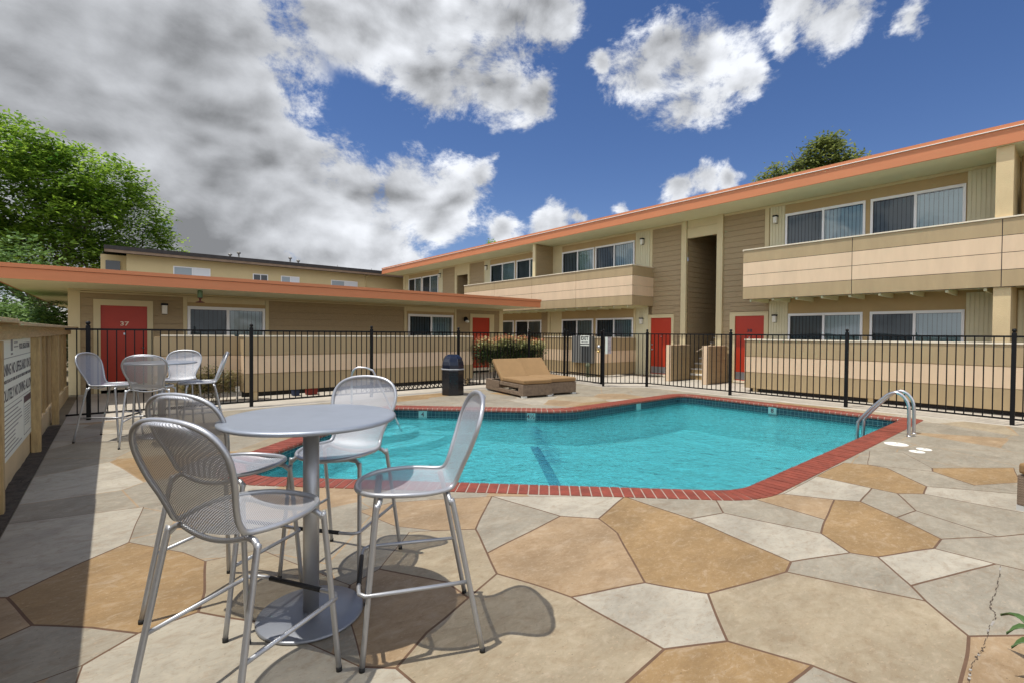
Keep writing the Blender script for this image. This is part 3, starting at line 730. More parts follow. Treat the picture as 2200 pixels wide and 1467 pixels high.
R_ = MXf((q.x,q.y,1.15), (gu.x,gu.y,0), (0,0,1)); Rz = R_ @ Matrix.Rotation(0, 4, 'Z')
def place(mb, M_):
    mb.v = [tuple(M_ @ Vector(v)) for v in mb.v]; return mb
sgn = 1 if (R_.to_3x3() @ Vector((0,0,1))).dot(Vector((nl.x,nl.y,0))) > 0 else -1
place(mb, R_ @ Matrix.Diagonal((1,1,sgn,1))); mb.build('lock', M_steel, g)
mb = MB(); mb.lathe([(0.0,0),(0.035,0.0),(0.04,0.03),(0.03,0.06),(0.0,0.07)], (0,0), 16)
R2 = R_.copy(); R2.translation = (q.x,q.y,1.01); place(mb, R2 @ Matrix.Diagonal((1,1,sgn,1))); mb.build('knob', mat('brass', (0.6,0.42,0.16), 0.3, 1.0), g)
mb = MB(); c0 = ga+nl*0.03; mb.tube([(c0.x,c0.y,1.35-.13),(c0.x+gu.x*0.09,c0.y+gu.y*0.09,0.98)], 0.007, 6); mb.build('spring_closer', M_black, g)
# exit sign and notice
def flatsign(name, label, cat, a, b, z0, z1, off, m, thick=0.004):
    a = Vector(a)+off; b = Vector(b)+off; u = (b-a).normalized(); w = Vector((-u.y,u.x)); c = (a+b)/2
    t = thing(name, label, cat, (c.x,c.y,z0)); mb = MB(); mb.obox(c, u, w, (b-a).length/2, thick/2, z0, z1); mb.build('board', m, t); return t, c, u, (b-a).length
off = nl*0.022
t, c, u, L = flatsign('exit_sign', 'white EXIT sign with dark bar hung on the black iron gate', 'sign', (11.21,10.12), (11.16,9.72), 1.17, 1.475, off, M_signw)
face = Vector((c.x,c.y,0))+Vector((nl.x,nl.y,0))*0.004
tx = u if u.cross(Vector((0,0))) is None else u
ux3 = Vector((u.x,u.y,0))
if ux3.cross(Vector((0,0,1))).dot(Vector((nl.x,nl.y,0))) < 0: ux3 = -ux3
text('lettering', 'EXIT', 0.165, MXf(face+Vector((0,0,1.335)), ux3, (0,0,1)), mat('black_ink', (0.01,0.01,0.012), 0.6), t, 0.001, 'CENTER', 1.0, 0.03)
text('lettering', 'KEEP CLOSED', 0.048, MXf(face+Vector((0,0,1.262)), ux3, (0,0,1)), M_ink, t, 0.0008, 'CENTER', 1.0)
mb = MB(); mb.obox(c+nl*0.003, u, Vector((-u.y,u.x)), L/2, 0.002, 1.205, 1.232); mb.build('bar', M_ink, t)
dirv = (Vector((12.06,8.29))-Vector((11.09,9.12))).normalized(); nd = Vector((dirv.y,-dirv.x)); nd = nd if nd.dot(Vector((-1,-1))) > 0 else -nd
a0 = Vector((11.09,9.12))
t, c, u, L = flatsign('paper_notice', 'tall white paper notice with a faded grey sheet on the fence right of the gate', 'notice', a0+dirv*0.04, a0+dirv*0.115, 0.95, 1.44, nd*0.02, M_signw)
mb = MB(); cc = a0+dirv*0.175+nd*0.02; mb.obox(cc, dirv, nd, 0.05, 0.002, 0.96, 1.44); mb.build('faded_sheet', mat('faded_paper', srgb(150,140,140), 0.7, var=0.3, vscale=14), t)

# ------------------------------------------------------------------ wooden fence with pool rules sign
wf = thing('wooden_fence', 'weathered tan wooden fence with flat cap along the left edge of the deck', 'fence', (-0.8,4,0))
mb = MB()
mb.box(-0.95,-0.62,-3.5,5.9,1.575,1.61); mb.box(-0.93,-0.62,5.9,15.0,1.555,1.588); mb.build('cap', M_woodh, wf, 0.004)
mb = MB(); mb.box(-0.79,-0.75,-3.5,15.0,1.425,1.555); mb.build('top_rail', M_woodh, wf, 0.004)
for y in (-2.1, 0.5, 3.1, 5.72, 8.38):
    mb = MB(); mb.box(-0.79,-0.70,y-0.045,y+0.045,-0.02,1.424); mb.build('post', M_wood, wf, 0.006)
mb = MB(); mb.box(-0.775,-0.69,10.72,10.84,-0.02,1.424); mb.build('post', M_wood, wf, 0.006)
mb = MB(); y = -3.5; rb = random.Random(5)
while y < 14.9:
    w = 0.135; mb.box(-0.85+rb.uniform(-.003,.003),-0.83,y,y+w-0.006,0.27,1.56); y += w
mb.build('boards', M_wood, wf)
mb = MB(); y = -3.5
for y in (5.98,6.9,9.1,9.6,10.1,11.6,12.3,13.6): mb.box(-0.83,-0.80,y,y+0.05,0.27,1.42)
mb.build('batten', M_wood, wf)
mb = MB(); mb.box(-0.90,-0.80,-3.5,15.0,-0.02,0.25); mb.build('kick_wall', M_stuc, wf)
t = thing('rules_sign', 'large white pool rules board with dark print fixed to the wooden fence', 'sign', (-0.79,7.4,0.25))
mb = MB(); mb.box(-0.800,-0.786,6.1,8.42,0.27,1.46); mb.build('board', [M_signw], t)
mb = MB(); mb.box(-0.7995,-0.7845,8.42,8.47,0.26,1.47); mb.build('frame_edge', mat('sage_edge', srgb(150,160,130), 0.6), t)
X_ = -0.7855
def sg(s, size, y, z, sx=1.0): text('lettering', s, size, MXf((X_,y,z), (0,1,0), (0,0,1)), M_ink, t, 0.0006, 'LEFT', sx)
sg('POOL REGULATIONS', 0.085, 7.42, 1.315, 1.0)
sg('WARNING NO LIFEGUARD ON DUTY', 0.155, 6.16, 1.085, 0.93)
sg('CHILDREN UNDER THE AGE OF 14 SHALL NOT USE POOL WITHOUT A PARENT OR ADULT', 0.045, 6.16, 1.01, 1.18)
sg('ABSOLUTELY NO DIVING ALLOWED', 0.155, 6.16, 0.84, 0.95)
mb = MB()
mb.box(X_,X_+.0012,6.16,8.36,1.245,1.252); mb.box(X_,X_+.0012,6.16,8.36,0.79,0.796)
mb.box(X_,X_+.0012,6.86,6.98,1.31,1.43); mb.box(X_,X_+.0012,6.86,6.98,1.27,1.29); mb.box(X_,X_+.0012,7.06,7.3,1.38,1.395); mb.box(X_,X_+.0012,7.06,7.34,1.34,1.352)
for k in range(11):
    z = 0.74-k*0.042; mb.box(X_,X_+.0008,6.2,6.2+rb.choice([1.35,1.28,1.1,1.38,0.9]),z,z+0.012)
mb.box(X_,X_+.0012,7.72,7.728,0.33,0.77); mb.box(X_,X_+.0012,8.30,8.308,0.33,0.77); mb.box(X_,X_+.0012,7.72,8.308,0.325,0.333)
for k in range(8): z = 0.64-k*0.03; mb.box(X_,X_+.0008,7.78,7.78+rb.uniform(.3,.48),z,z+0.009)
mb.build('printed_lines', mat('fine_print', srgb(130,130,128), 0.6), t)
mb = MB(); mb.box(X_,X_+.002,7.73,8.30,0.69,0.765); mb.build('dark_band', M_signred, t)

# ------------------------------------------------------------------ building helpers
XW, YL = 15.45, 15.30
LS = 15.30/12.94
zl = lambda z: max(0.0, 1.52+(z-1.52)*LS)
class Face:
    def __init__(s, kind): s.k = kind
    def box(s, mb, a0, a1, d0, d1, z0, z1, m=0):
        if s.k == 'R': mb.box(XW-d1, XW-d0, a0, a1, z0, z1, m)
        elif zl(z1) > 0: mb.box(a0*LS, a1*LS, YL-d1, YL-d0, zl(z0), zl(z1), m)
    def pt(s, a, d, z): return (XW-d, a, z) if s.k == 'R' else (a*LS, YL-d, zl(z))
    def tx(s): return (0,-1,0) if s.k == 'R' else (1,0,0)
    def sheet(s, mb, a0, a1, z0, z1, holes, d=0.0, m=0):
        A = sorted({a0, a1, *[min(max(h[i], a0), a1) for h in holes for i in (0, 1)]}); Z = sorted({z0, z1, *[min(max(h[i], z0), z1) for h in holes for i in (2, 3)]})
        for i in range(len(A)-1):
            for j in range(len(Z)-1):
                ca, cz = (A[i]+A[i+1])/2, (Z[j]+Z[j+1])/2
                if any(h[0] < ca < h[1] and h[2] < cz < h[3] for h in holes): continue
                mb.poly([s.pt(A[i], d, Z[j]), s.pt(A[i+1], d, Z[j]), s.pt(A[i+1], d, Z[j+1]), s.pt(A[i], d, Z[j+1])], m)
FR, FLt = Face('R'), Face('L')
def siding(mb, F, a0, a1, z0, z1, exp=0.178, m=0, d0=0.002):
    z = z0
    while z < z1-0.01:
        zz = min(z+exp, z1)
        zb = z+0.009
        p = [F.pt(a0,d0+0.024,zb), F.pt(a1,d0+0.024,zb), F.pt(a1,d0+0.010,zz), F.pt(a0,d0+0.010,zz)]
        mb.poly(p, m); mb.poly([F.pt(a0,d0,zb), F.pt(a1,d0,zb), F.pt(a1,d0+0.024,zb), F.pt(a0,d0+0.024,zb)], m)
        mb.poly([F.pt(a0,d0,z), F.pt(a1,d0,z), F.pt(a1,d0,zb), F.pt(a0,d0,zb)], m); mb.poly([F.pt(a0,d0,zz), F.pt(a1,d0,zz), F.pt(a1,d0+0.010,zz), F.pt(a0,d0+0.010,zz)], m); z += exp
def ribs(mb, F, a0, a1, z0, z1, pitch=0.075, d=0.004):
    F.box(mb, a0, a1, d, d+0.008, z0, z1); k = max(1, int((a1-a0)/pitch)); w = (a1-a0)/k
    for i in range(k): F.box(mb, a0+i*w+0.012, a0+(i+1)*w-0.012, d+0.008, d+0.022, z0+.001, z1-.001)
def window(parent, F, a0, a1, z0, z1, mid=None, screen='lo', blinds=0.5, label=None):
    a0, a1 = sorted((a0, a1)); fw = 0.055; mid = mid or (a0+a1)/2
    mb = MB()
    F.box(mb, a0, a1, -0.02, 0.045, z1-fw-0.015, z1); F.box(mb, a0, a1, -0.02, 0.045, z0, z0+fw)
    F.box(mb, a0, a0+fw, -0.02, 0.044, z0+fw, z1-fw-0.015); F.box(mb, a1-fw, a1, -0.02, 0.044, z0+fw, z1-fw-0.015)
    F.box(mb, mid-0.028, mid+0.028, -0.02, 0.040, z0+fw, z1-fw-0.015)
    w = mb.build('window', M_white, parent)
    for s_, (p, q) in enumerate(((a0+fw, mid-0.028), (mid+0.028, a1-fw))):
        mb = MB(); mb.poly([F.pt(p,0.008,z0+fw), F.pt(q,0.008,z0+fw), F.pt(q,0.008,z1-fw-0.015), F.pt(p,0.008,z1-fw-0.015)][::(-1 if F.k == 'R' else 1)])
        scr = (screen == 'lo' and s_ == 0) or (screen == 'hi' and s_ == 1)
        mb.build('pane', M_screen if scr else M_glass, w)
    if blinds:
        mb = MB(); k = 0; a = a0+fw; hgt = z1-0.08; up_ = z0 > 3
        span = a1-a0-2*fw; stop = a0+fw+span
        while a < stop:
            q = min(a+0.085, stop); mb.poly([F.pt(a,-0.04,z0+.06), F.pt(q,-0.07,z0+.06), F.pt(q,-0.07,hgt), F.pt(a,-0.04,hgt)]); a += 0.089
        mb.build('blinds', M_blind if not up_ else mat('sky_pale_blind_fabric', srgb(216,224,226), 0.8, var=0.08, vscale=1.0), w)  # upper blinds are paler, painting in the sky reflected by the panes
    return (a0+0.01, a1-0.01, z0+0.01, z1-0.01)
def door(parent, F, f0, f1, r0, r1, zt, num=None, kick=True, knobside=0, deep=0.03):
    f0, f1 = sorted((f0, f1)); r0, r1 = sorted((r0, r1))
    mb = MB(); F.box(mb, f0, r0, 0.0, 0.05, 0.0, zt+0.12); F.box(mb, r1, f1, 0.0, 0.05, 0.0, zt+0.12); F.box(mb, r0, r1, 0.0, 0.049, zt, zt+0.12)
    F.box(mb, f0+.002, f1-.002, 0.05, 0.062, zt+0.085, zt+0.12)
    mb.build('door_frame', M_beige, parent)
    mb = MB(); F.box(mb, r0, r1, -0.05, deep-0.02, 0.09 if F.k == 'R' else 0.40, zt); d = mb.build('door', M_red, parent)
    if kick:
        mb = MB(); F.box(mb, r0+.03, r1-.03, deep-0.02, deep-0.015, 0.12, 0.36); mb.build('kick_plate', M_kick, d)
    ks = r0+0.07 if knobside == 0 else r1-0.07
    for z, r in ((0.98, 0.032), (1.16, 0.024)):
        mb = MB(); c = F.pt(ks, deep, z); mb.lathe([(0,-.02),(r,-.02),(r,.0),(r*.7,.03),(0,.035)], (0,0), 12)
        place(mb, MXf(c, F.tx(), (0,0,1))); mb.build('knob' if z < 1 else 'deadbolt', M_steel, d)
    cx_ = (r0+r1)/2
    mb = MB(); F.box(mb, cx_-.015, cx_+.015, deep-.02, deep-.008, 1.43, 1.47); mb.build('peephole', M_steel, d)
    if num: text('house_number', num, 0.14, MXf(F.pt(cx_, deep-0.016, 1.62), F.tx(), (0,0,1)), mat('number_metal', srgb(226,205,180), 0.4) if num == '37' else M_ink, d, 0.003, 'CENTER', 1.25)
    mb = MB(); F.box(mb, r0-.02, r1+.02, -0.04, 0.08, 0.02 if F.k == 'R' else 0.30, 0.09 if F.k == 'R' else 0.395); mb.build('threshold', M_cap, d)
def wall_lamp(parent, F, a, z):
    mb = MB(); F.box(mb, a-.045, a+.045, 0.0, 0.03, z-.13, z+.07); F.box(mb, a-.06, a+.06, 0.0, 0.16, z+.07, z+.11); 
    o = mb.build('wall_lamp', M_black, parent); mb = MB(); F.box(mb, a-.048, a+.048, 0.045, 0.15, z-.12, z+.068); mb.build('lamp_shade', M_lampg, o, 0.01)
def bands(mb, F_, a0, a1, z0, z1, n_, cols, out0, out1, axis, seams=(), gap=0.012):
    # boards stacked in bands, on the plane out0..out1 measured along the normal axis
    h = (z1-z0)/n_; cuts = sorted([a0, a1]+[s for s in seams if a0 < s < a1])
    for i in range(n_):
        for p, q in zip(cuts[:-1], cuts[1:]):
            pa = p+(0.007 if p != a0 else 0); qa = q-(0.007 if q != a1 else 0); zz0 = z0+i*h+gap*0.5; zz1 = z0+(i+1)*h-gap*0.5
            if axis == 'X': mb.box(out0, out1, pa, qa, zz0, zz1, cols[i])
            else: mb.box(pa, qa, out0, out1, zz0, zz1, cols[i])

# ------------------------------------------------------------------ two storey building on the right
rbld = thing('apartment_building', 'two storey tan apartment building with orange roof edge and striped balconies', 'building', (15.45,12,0))
UT, LT = 5.13, 2.165
Yend = 30.36; Y0 = -8.0
winU = [(27.80,29.55),(25.72,27.68),(18.36,20.38),(16.25,18.24),(13.24,15.09),(11.22,13.17),(3.86,5.84),(1.90,3.75),(-1.55,0.35),(-3.6,-1.7)]
winL = [(18.43,20.30),(16.41,18.27),(13.26,15.07),(11.25,13.10),(3.88,5.72),(1.88,3.72),(-1.55,0.35),(-3.6,-1.7)]
holes = [(a+.01,b-.01,3.71,UT-.01) for a, b in winU]+[(a+.01,b-.01,0.91,LT-.01) for a, b in winL]
openings = [(7.93,9.01,-0.1,5.2),(22.48,23.59,-0.1,5.2)]
doors_ = [(9.59,10.45,-0.1,2.13),(6.40,7.30,-0.1,2.13)]
mb = MB(); FR.sheet(mb, Y0, Yend, 0.0, 5.48, holes+openings+doors_, m=0)
mb.box(XW+.0,24,Yend-.001,Yend,0,5.48); mb.box(XW,24,Y0,Y0+.001,0,5.48); mb.box(23.9,24,Y0,Yend,0,5.48)
mb.build('wall', M_brownp, rbld)
# dark rooms behind the windows
mb = MB()
for a, b, z0, z1 in holes:
    p = [(XW,a),(XW+1.2,a),(XW+1.2,b),(XW,b)]
    mb.poly([(XW+1.2,a,z0),(XW+1.2,b,z0),(XW+1.2,b,z1),(XW+1.2,a,z1)])
    mb.poly([(XW,a,z0),(XW+1.2,a,z0),(XW+1.2,a,z1),(XW,a,z1)]); mb.poly([(XW,b,z0),(XW+1.2,b,z0),(XW+1.2,b,z1),(XW,b,z1)])
    mb.poly([(XW,a,z1),(XW,b,z1),(XW+1.2,b,z1),(XW+1.2,a,z1)]); mb.poly([(XW,a,z0),(XW,b,z0),(XW+1.2,b,z0),(XW+1.2,a,z0)])
mb.build('interior', mat('room_paint', (0.16,0.15,0.14), 0.9), rbld)
for i, (a, b) in enumerate(winU): window(rbld, FR, a, b, 3.7, UT, screen='hi' if i in (0,2,5,7) else ('hi' if i % 2 else 'hi'))
for i, (a, b) in enumerate(winL): window(rbld, FR, a, b, 0.9, LT, screen='hi')
mb = MB()
for a0, a1, z0, z1 in ((23.80,25.20,2.75,5.40),(20.95,22.29,2.75,5.40),(9.21,10.42,2.56,5.40),(6.42,7.72,2.56,5.40),(9.21,9.50,0.02,2.56),(9.50,10.56,2.26,2.56),(7.47,7.72,0.02,2.56),(6.28,7.47,2.26,2.56),
    (15.97,16.41,0.02,2.5),(20.3,30.3,0.02,2.7),(10.42,10.56,2.26,2.56)):
    mb = MB(); siding(mb, FR, a0, a1, z0, z1); mb.build('siding', M_side, rbld)
mb = MB()
for a0, a1, z0, z1 in ((25.22,25.64,2.75,5.40),(20.42,20.87,2.75,5.40),(10.55,11.18,2.75,5.40),(5.86,6.28,2.75,5.40),(1.31,1.88,2.7,5.40),(0.37,1.02,2.7,5.40),(10.58,11.12,0.02,2.56),(5.74,6.27,0.02,2.56),(1.31,1.86,0.02,2.56),(0.37,1.02,0.02,2.56)):
    mb = MB(); ribs(mb, FR, a0, a1, z0, z1); mb.build('ribbed_panel', M_batten, rbld)
mb = MB()
for a0, a1, z0, z1, d in ((30.02,30.36,0,5.40,0.03),(29.57,30.0,2.7,5.40,0.012),(23.60,23.80,0,5.48,0.06),(22.29,22.47,0,5.48,0.06),(20.87,20.95,2.7,5.40,0.035),(9.02,9.21,0,5.48,0.09),(7.72,7.92,0,5.48,0.09),
    (10.42,10.53,2.7,5.40,0.035),(6.30,6.42,2.56,5.40,0.035),(15.10,15.69,2.7,5.40,0.012),(15.85,16.22,2.7,5.40,0.012),(15.10,15.80,0.02,2.56,0.012),(15.82,15.97,0.02,2.56,0.05),(11.13,11.23,0.02,2.56,0.035),(5.73,5.85,2.165,2.166,0.01)):
    FR.box(mb, a0, a1, 0.0, d, z0, z1)
FR.box(mb, 7.93, 9.01, -0.06, 0.05, 4.87, 5.20); FR.box(mb, 7.93, 9.01, -0.02, 0.03, 5.21, 5.48)
FR.box(mb, 22.48, 23.59, -0.06, 0.05, 4.85, 5.48)
for a0, a1 in ((9.22,15.68),(Y0,7.71),(15.86,22.28),(23.81,Yend)): FR.box(mb, a0, a1, 0.0, 0.042, 5.40, 5.475)
mb.build('trim', M_beige, rbld)
door(rbld, FR, 10.56, 9.50, 10.45, 9.59, 2.13, None, True, 1); door(rbld, FR, 7.47, 6.28, 7.30, 6.40, 2.13, '38', True, 0)
for a, z in ((6.10,5.02),(6.08,2.04),(10.84,5.03),(10.84,2.04),(20.70,5.03),(25.46,5.04)): wall_lamp(rbld, FR, a, z)
# stair passage
for s0, s1, nm in ((7.93,9.01,'stair_hall'),(22.48,23.59,'passage')):
    mb = MB(); x0, x1 = XW, XW+4.0
    z = 0.0
    while z < 5.2:
        zz = min(5.2, z+0.178)
        mb.poly([(x0,s1-.022,z),(x1,s1-.022,z),(x1,s1-.006,zz),(x0,s1-.006,zz)]); mb.poly([(x0,s0+.022,z),(x1,s0+.022,z),(x1,s0+.006,zz),(x0,s0+.006,zz)]); 
        mb.poly([(x0,s1,z),(x1,s1,z),(x1,s1-.022,z),(x0,s1-.022,z)]); mb.poly([(x0,s0,z),(x1,s0,z),(x1,s0+.022,z),(x0,s0+.022,z)]); z += 0.178
    mb.poly([(x1,s0,0),(x1,s1,0),(x1,s1,5.2),(x1,s0,5.2)]); mb.poly([(x0,s0,5.2),(x1,s0,5.2),(x1,s1,5.2),(x0,s1,5.2)])
    mb.poly([(x0,s0,0.0),(x1,s0,0.0),(x1,s1,0.0),(x0,s1,0.0)])
    mb.build(nm, M_side, rbld)
st = MB(); tr = MB()
for i in range(15):
    x = XW+0.02+i*0.26; z = 0.0+i*0.18; tr.box(x-0.03, x+0.28, 7.96, 8.98, z+0.14, z+0.18); st.box(x, x+0.02, 7.96, 8.98, max(0.0,z-0.04), z+0.139)
st.build('stair_riser', M_brownp, rbld); tr.build('stair_tread', M_tread, rbld)
mb = MB(); mb.tube(catmull([(14.75,8.22,1.00),(14.86,8.22,1.00),(14.95,8.22,1.05),(XW+0.5,8.0,1.50),(XW+3.4,8.0,3.5)], 5), 0.022, 8); mb.build('stair_handrail', M_bath, rbld)
# pony walls
for y0, y1 in ((8.79,8.98),(7.50,7.69)):
    mb = MB(); mb.box(14.135, XW-.1, y0+.02, y1-.02, 0.0, 1.17, 0); mb.box(14.10,14.135,y0,y1,0.0,1.19,1); mb.box(14.135,XW-.1,y0,y1,1.17,1.19,1)
    z = 0.02
    while z < 1.15:
        zz = min(1.165, z+0.178)
        for yy, sg_ in ((y0+.02,-1),(y1-.02,1)):
            mb.poly([(14.136,yy+sg_*.018,z),(XW-.1,yy+sg_*.018,z),(XW-.1,yy+sg_*.004,zz),(14.136,yy+sg_*.004,zz)],0)
        z += 0.178
    mb.build('stair_side_wall', [M_side, M_light], rbld)
# unit fins
mb = MB(); mb.box(14.40, XW, 15.71, 15.84, 2.68, 5.47, 0); mb.box(14.34,14.40,15.69,15.86,2.68,5.47,1)
z = 2.7
while z < 5.4:
    mb.poly([(14.405,15.692,z),(XW,15.692,z),(XW,15.704,min(5.46,z+.178)),(14.405,15.704,min(5.46,z+.178))],0); mb.poly([(14.405,15.71,z),(XW,15.71,z),(XW,15.692,z),(14.405,15.692,z)],0); z += .178
mb.build('balcony_divider', [M_side, M_beige], rbld)
mb = MB(); mb.box(14.20, XW, 1.04, 1.30, 0.0, 5.475); mb.build('column', M_stuc, rbld)
# balconies
def balcony(y0, y1, seams, endwall):
    b = MB(); X = 14.14
    bands(b, None, y0, y1, 2.56, 3.97, 4, [1,0,0,1], X, X+0.02, 'X', seams)
    b.box(X+0.021, X+0.10, y0+.003, y1-.003, 2.56, 3.965, 2)
    for ye, s in endwall:
        h = (3.97-2.56)/4
        for i in range(4):
            yy0, yy1 = (ye, ye+0.018) if s > 0 else (ye-0.018, ye)
            b.box(X+0.021 if True else X, XW, yy0+s*0.0, yy1, 2.56+i*h+.006, 2.56+(i+1)*h-.006, [1,0,0,1][i])
    o = b.build('balcony', [M_light, M_tan, M_ink], rbld)
    c = MB(); c.box(X-0.025, X+0.13, y0-0.01, y1+0.01, 3.972, 4.002)
    for ye, s in endwall: c.box(X+0.13, XW, ye-0.02, ye+0.10, 3.972, 4.0)
    c.build('cap_rail', M_cap, o)
    f = MB(); f.box(X+0.10, XW, y0+.02, y1-.02, 2.62, 2.68); y = y0+0.25
    while y < y1: f.box(X+0.10, XW, y, y+0.05, 2.50, 2.62); y += 0.61
    f.build('floor_deck', M_soffit, o)
balcony(10.37, 20.95, (18.35,15.68,13.06), ((10.37,1),))
balcony(Y0, 6.48, (3.80,1.18,-1.5,-4.2), ((6.46,1),))
# roof
mb = MB(); X = 14.10; ye, ys = 30.9, Y0-0.6
mb.box(X, X+0.04, ys, ye, 5.48, 5.79, 0); mb.box(X+.04, 24.5, ye-0.04, ye, 5.48, 5.79, 0)
mb.box(X-0.012, X+0.05, ys, ye+.01, 5.808, 5.885, 0); mb.box(X+.05, 24.5, ye-0.03, ye+0.012, 5.808, 5.885, 0)
mb.box(X-0.034, X+0.06, ys, ye+.03, 5.793, 5.806, 1); mb.box(X+.06, 24.5, ye, ye+.03, 5.793, 5.806, 1)
r = mb.build('roof', [M_orange, M_flash], rbld)
mb = MB(); mb.box(X+.06, 24.4, ys, ye-.05, 5.79, 5.86); mb.build('roof_deck', M_roof, r)
mb = MB(); mb.poly([(X+.04,ys,5.482),(XW+.05,ys,5.482),(XW+.05,ye-.04,5.482),(X+.04,ye-.04,5.482)]); mb.poly([(XW,Yend,5.482),(24.4,Yend,5.482),(24.4,ye-.04,5.482),(XW,ye-.04,5.482)]); mb.build('soffit', M_soffit, r)
mb = MB(); mb.tube([(14.98,0.93,2.7),(14.98,0.93,5.4)], 0.05, 10); mb.build('downpipe', M_brownp, rbld)
mb = MB(); mb.box(15.1,15.38,0.25,0.86,3.3,4.72); tag(mb.build('grey_cabinet', M_plate), 'grey cabinet on the upper balcony behind the white dish at the right edge', 'cabinet')
mb = MB(); mb.lathe([(0.0,0.0),(0.10,0.012),(0.19,0.045),(0.25,0.09),(0.245,0.095),(0.185,0.052),(0.0,0.01)], (0,0), 26)
place(mb, Matrix.Translation((14.55,0.60,4.72)) @ Vector((-1,-0.25,0.55)).to_track_quat('Z','Y').to_matrix().to_4x4()); mb.tube([(14.55,0.60,4.72),(14.6,0.62,4.0)],0.015,6)
tag(mb.build('satellite_dish', M_white), 'white round satellite dish on the upper balcony at the right edge', 'satellite dish')

# ------------------------------------------------------------------ patio walls
def patio(name, label, segs, z0, z1, bandcols=(1,0,1), cap=0.035, piers=(), loc=(0,0,0)):
    t = thing(name, label, 'patio wall', loc, group='striped patio walls of the apartments')
    mb = MB(); n_ = len(bandcols)
    for axis, fixed, a0, a1, seams, sgn in segs:
        o0, o1 = (fixed, fixed+0.02*sgn); lo, hi = min(o0,o1), max(o0,o1)
        bands(mb, None, a0, a1, z0, z1-cap, n_, bandcols, lo, hi, axis, seams, 0.014)
        b0, b1 = fixed+0.021*sgn, fixed+0.09*sgn
        if axis == 'X': mb.box(b0, b1, a0+.002, a1-.002, z0, z1-cap-.002, 2)
        else: mb.box(a0+.022, a1-.022, b0, b1, z0, z1-cap-.002, 2)
    mb.build('panels', [M_light, M_tan, M_brownp], t)
    mb = MB()
    for axis, fixed, a0, a1, seams, sgn in segs:
        if axis == 'X': mb.box(fixed-0.02*sgn, fixed+0.11*sgn, a0-.02, a1+.02, z1-cap, z1)
        else: mb.box(a0+.11, a1-.11, fixed-0.02*sgn, fixed+0.11*sgn, z1-cap+.001, z1-.001)
    mb.build('cap', M_cap, t, 0.004)
    for x, y in piers: mb = MB(); mb.box(x-.05,x+.05,y-.05,y+.05,0,z0); mb.build('pier', M_stuc, t)
    return t
lp = patio('patio_wall', 'striped tan and cream patio wall of the single storey building, behind the bin', [('Y',11.84,2.21,8.33,(),1),('X',2.21,11.862,12.30,(),1),('X',8.33,11.862,15.25,(),-1),('Y',12.30,0.64,2.208,(),1)], 0.18, 1.435, piers=((2.45,11.93),(5.2,11.95),(8.2,11.95)), loc=(5,11.9,0))
patio('patio_wall', 'short striped patio wall behind the gate with a shaded end face', [('X',13.40,11.13,14.12,(),1),('Y',11.11,13.40,15.42,(),1)], 0.05, 1.42, piers=((13.5,11.3),(13.5,13.9)), loc=(13.4,12.5,0))
patio('patio_wall', 'long striped patio wall right of the red doors behind the black fence', [('X',13.40,Y0,6.05,(1.2,-3),1),('Y',6.07,13.42,15.42,(),-1)], 0.095, 1.42, piers=((13.5,5.8),(13.5,3.2),(13.5,0.6),(13.5,-2)), loc=(13.4,0,0))
mb = MB(); mb.box(13.55,13.6,Y0,5.95,0,0.095); mb.build('gap_shade_strip', M_bgroof, bpy.data.objects['patio_wall.002'])  # dark strip added for the shade in the gap under this wall
t = lp
mb = MB()
for k in range(26):
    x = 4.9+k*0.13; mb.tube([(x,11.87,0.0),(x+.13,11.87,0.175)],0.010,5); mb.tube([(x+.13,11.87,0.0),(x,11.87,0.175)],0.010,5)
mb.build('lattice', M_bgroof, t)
mb = MB(); mb.box(2.3,8.2,12.6,12.65,0,0.18); mb.build('gap_shade_sheet', M_dark, t)  # near-black sheet painting the shade inside the gap under the wall
for (x0,x1), m_, lb in (((3.30,3.44),M_bluebox,'blue plastic tub stored in the dark gap under the patio wall'),((3.62,3.86),M_redbox,'red plastic crate stored in the dark gap under the patio wall')):
    mb = MB(); mb.box(x0,x1,12.1,12.3,0,0.15); mb.box(x0-.01,x1+.01,12.09,12.31,0.15,0.165); tag(mb.build('storage_box', m_, None, 0.006), lb, 'storage box')
t = thing('utility_cabinet', 'grey metal cabinet on the patio wall behind the exit sign', 'cabinet', (13.3,11.9,0.5))
mb = MB(); mb.box(13.20,13.385,11.42,12.38,0.48,1.45); mb.build('body', M_plate, t, 0.008); mb = MB(); mb.box(13.19,13.199,11.46,11.88,0.52,1.41); mb.build('door', mat('shaded_side_grey', srgb(84,88,90), 0.45, 0.3), t)  # darker front half paints the cabinet's unlit side into the colour
mb = MB(); mb.lathe([(0.06,0),(0.06,0.36),(0.085,0.37),(0.085,0.42),(0.04,0.50),(0.01,0.51)], (13.12,11.5), 12); tag(mb.build('standpipe', mat('pipe_green', srgb(96,104,80), 0.6, var=0.3, vscale=9)), 'short stubby standpipe with green top behind the gate', 'standpipe')

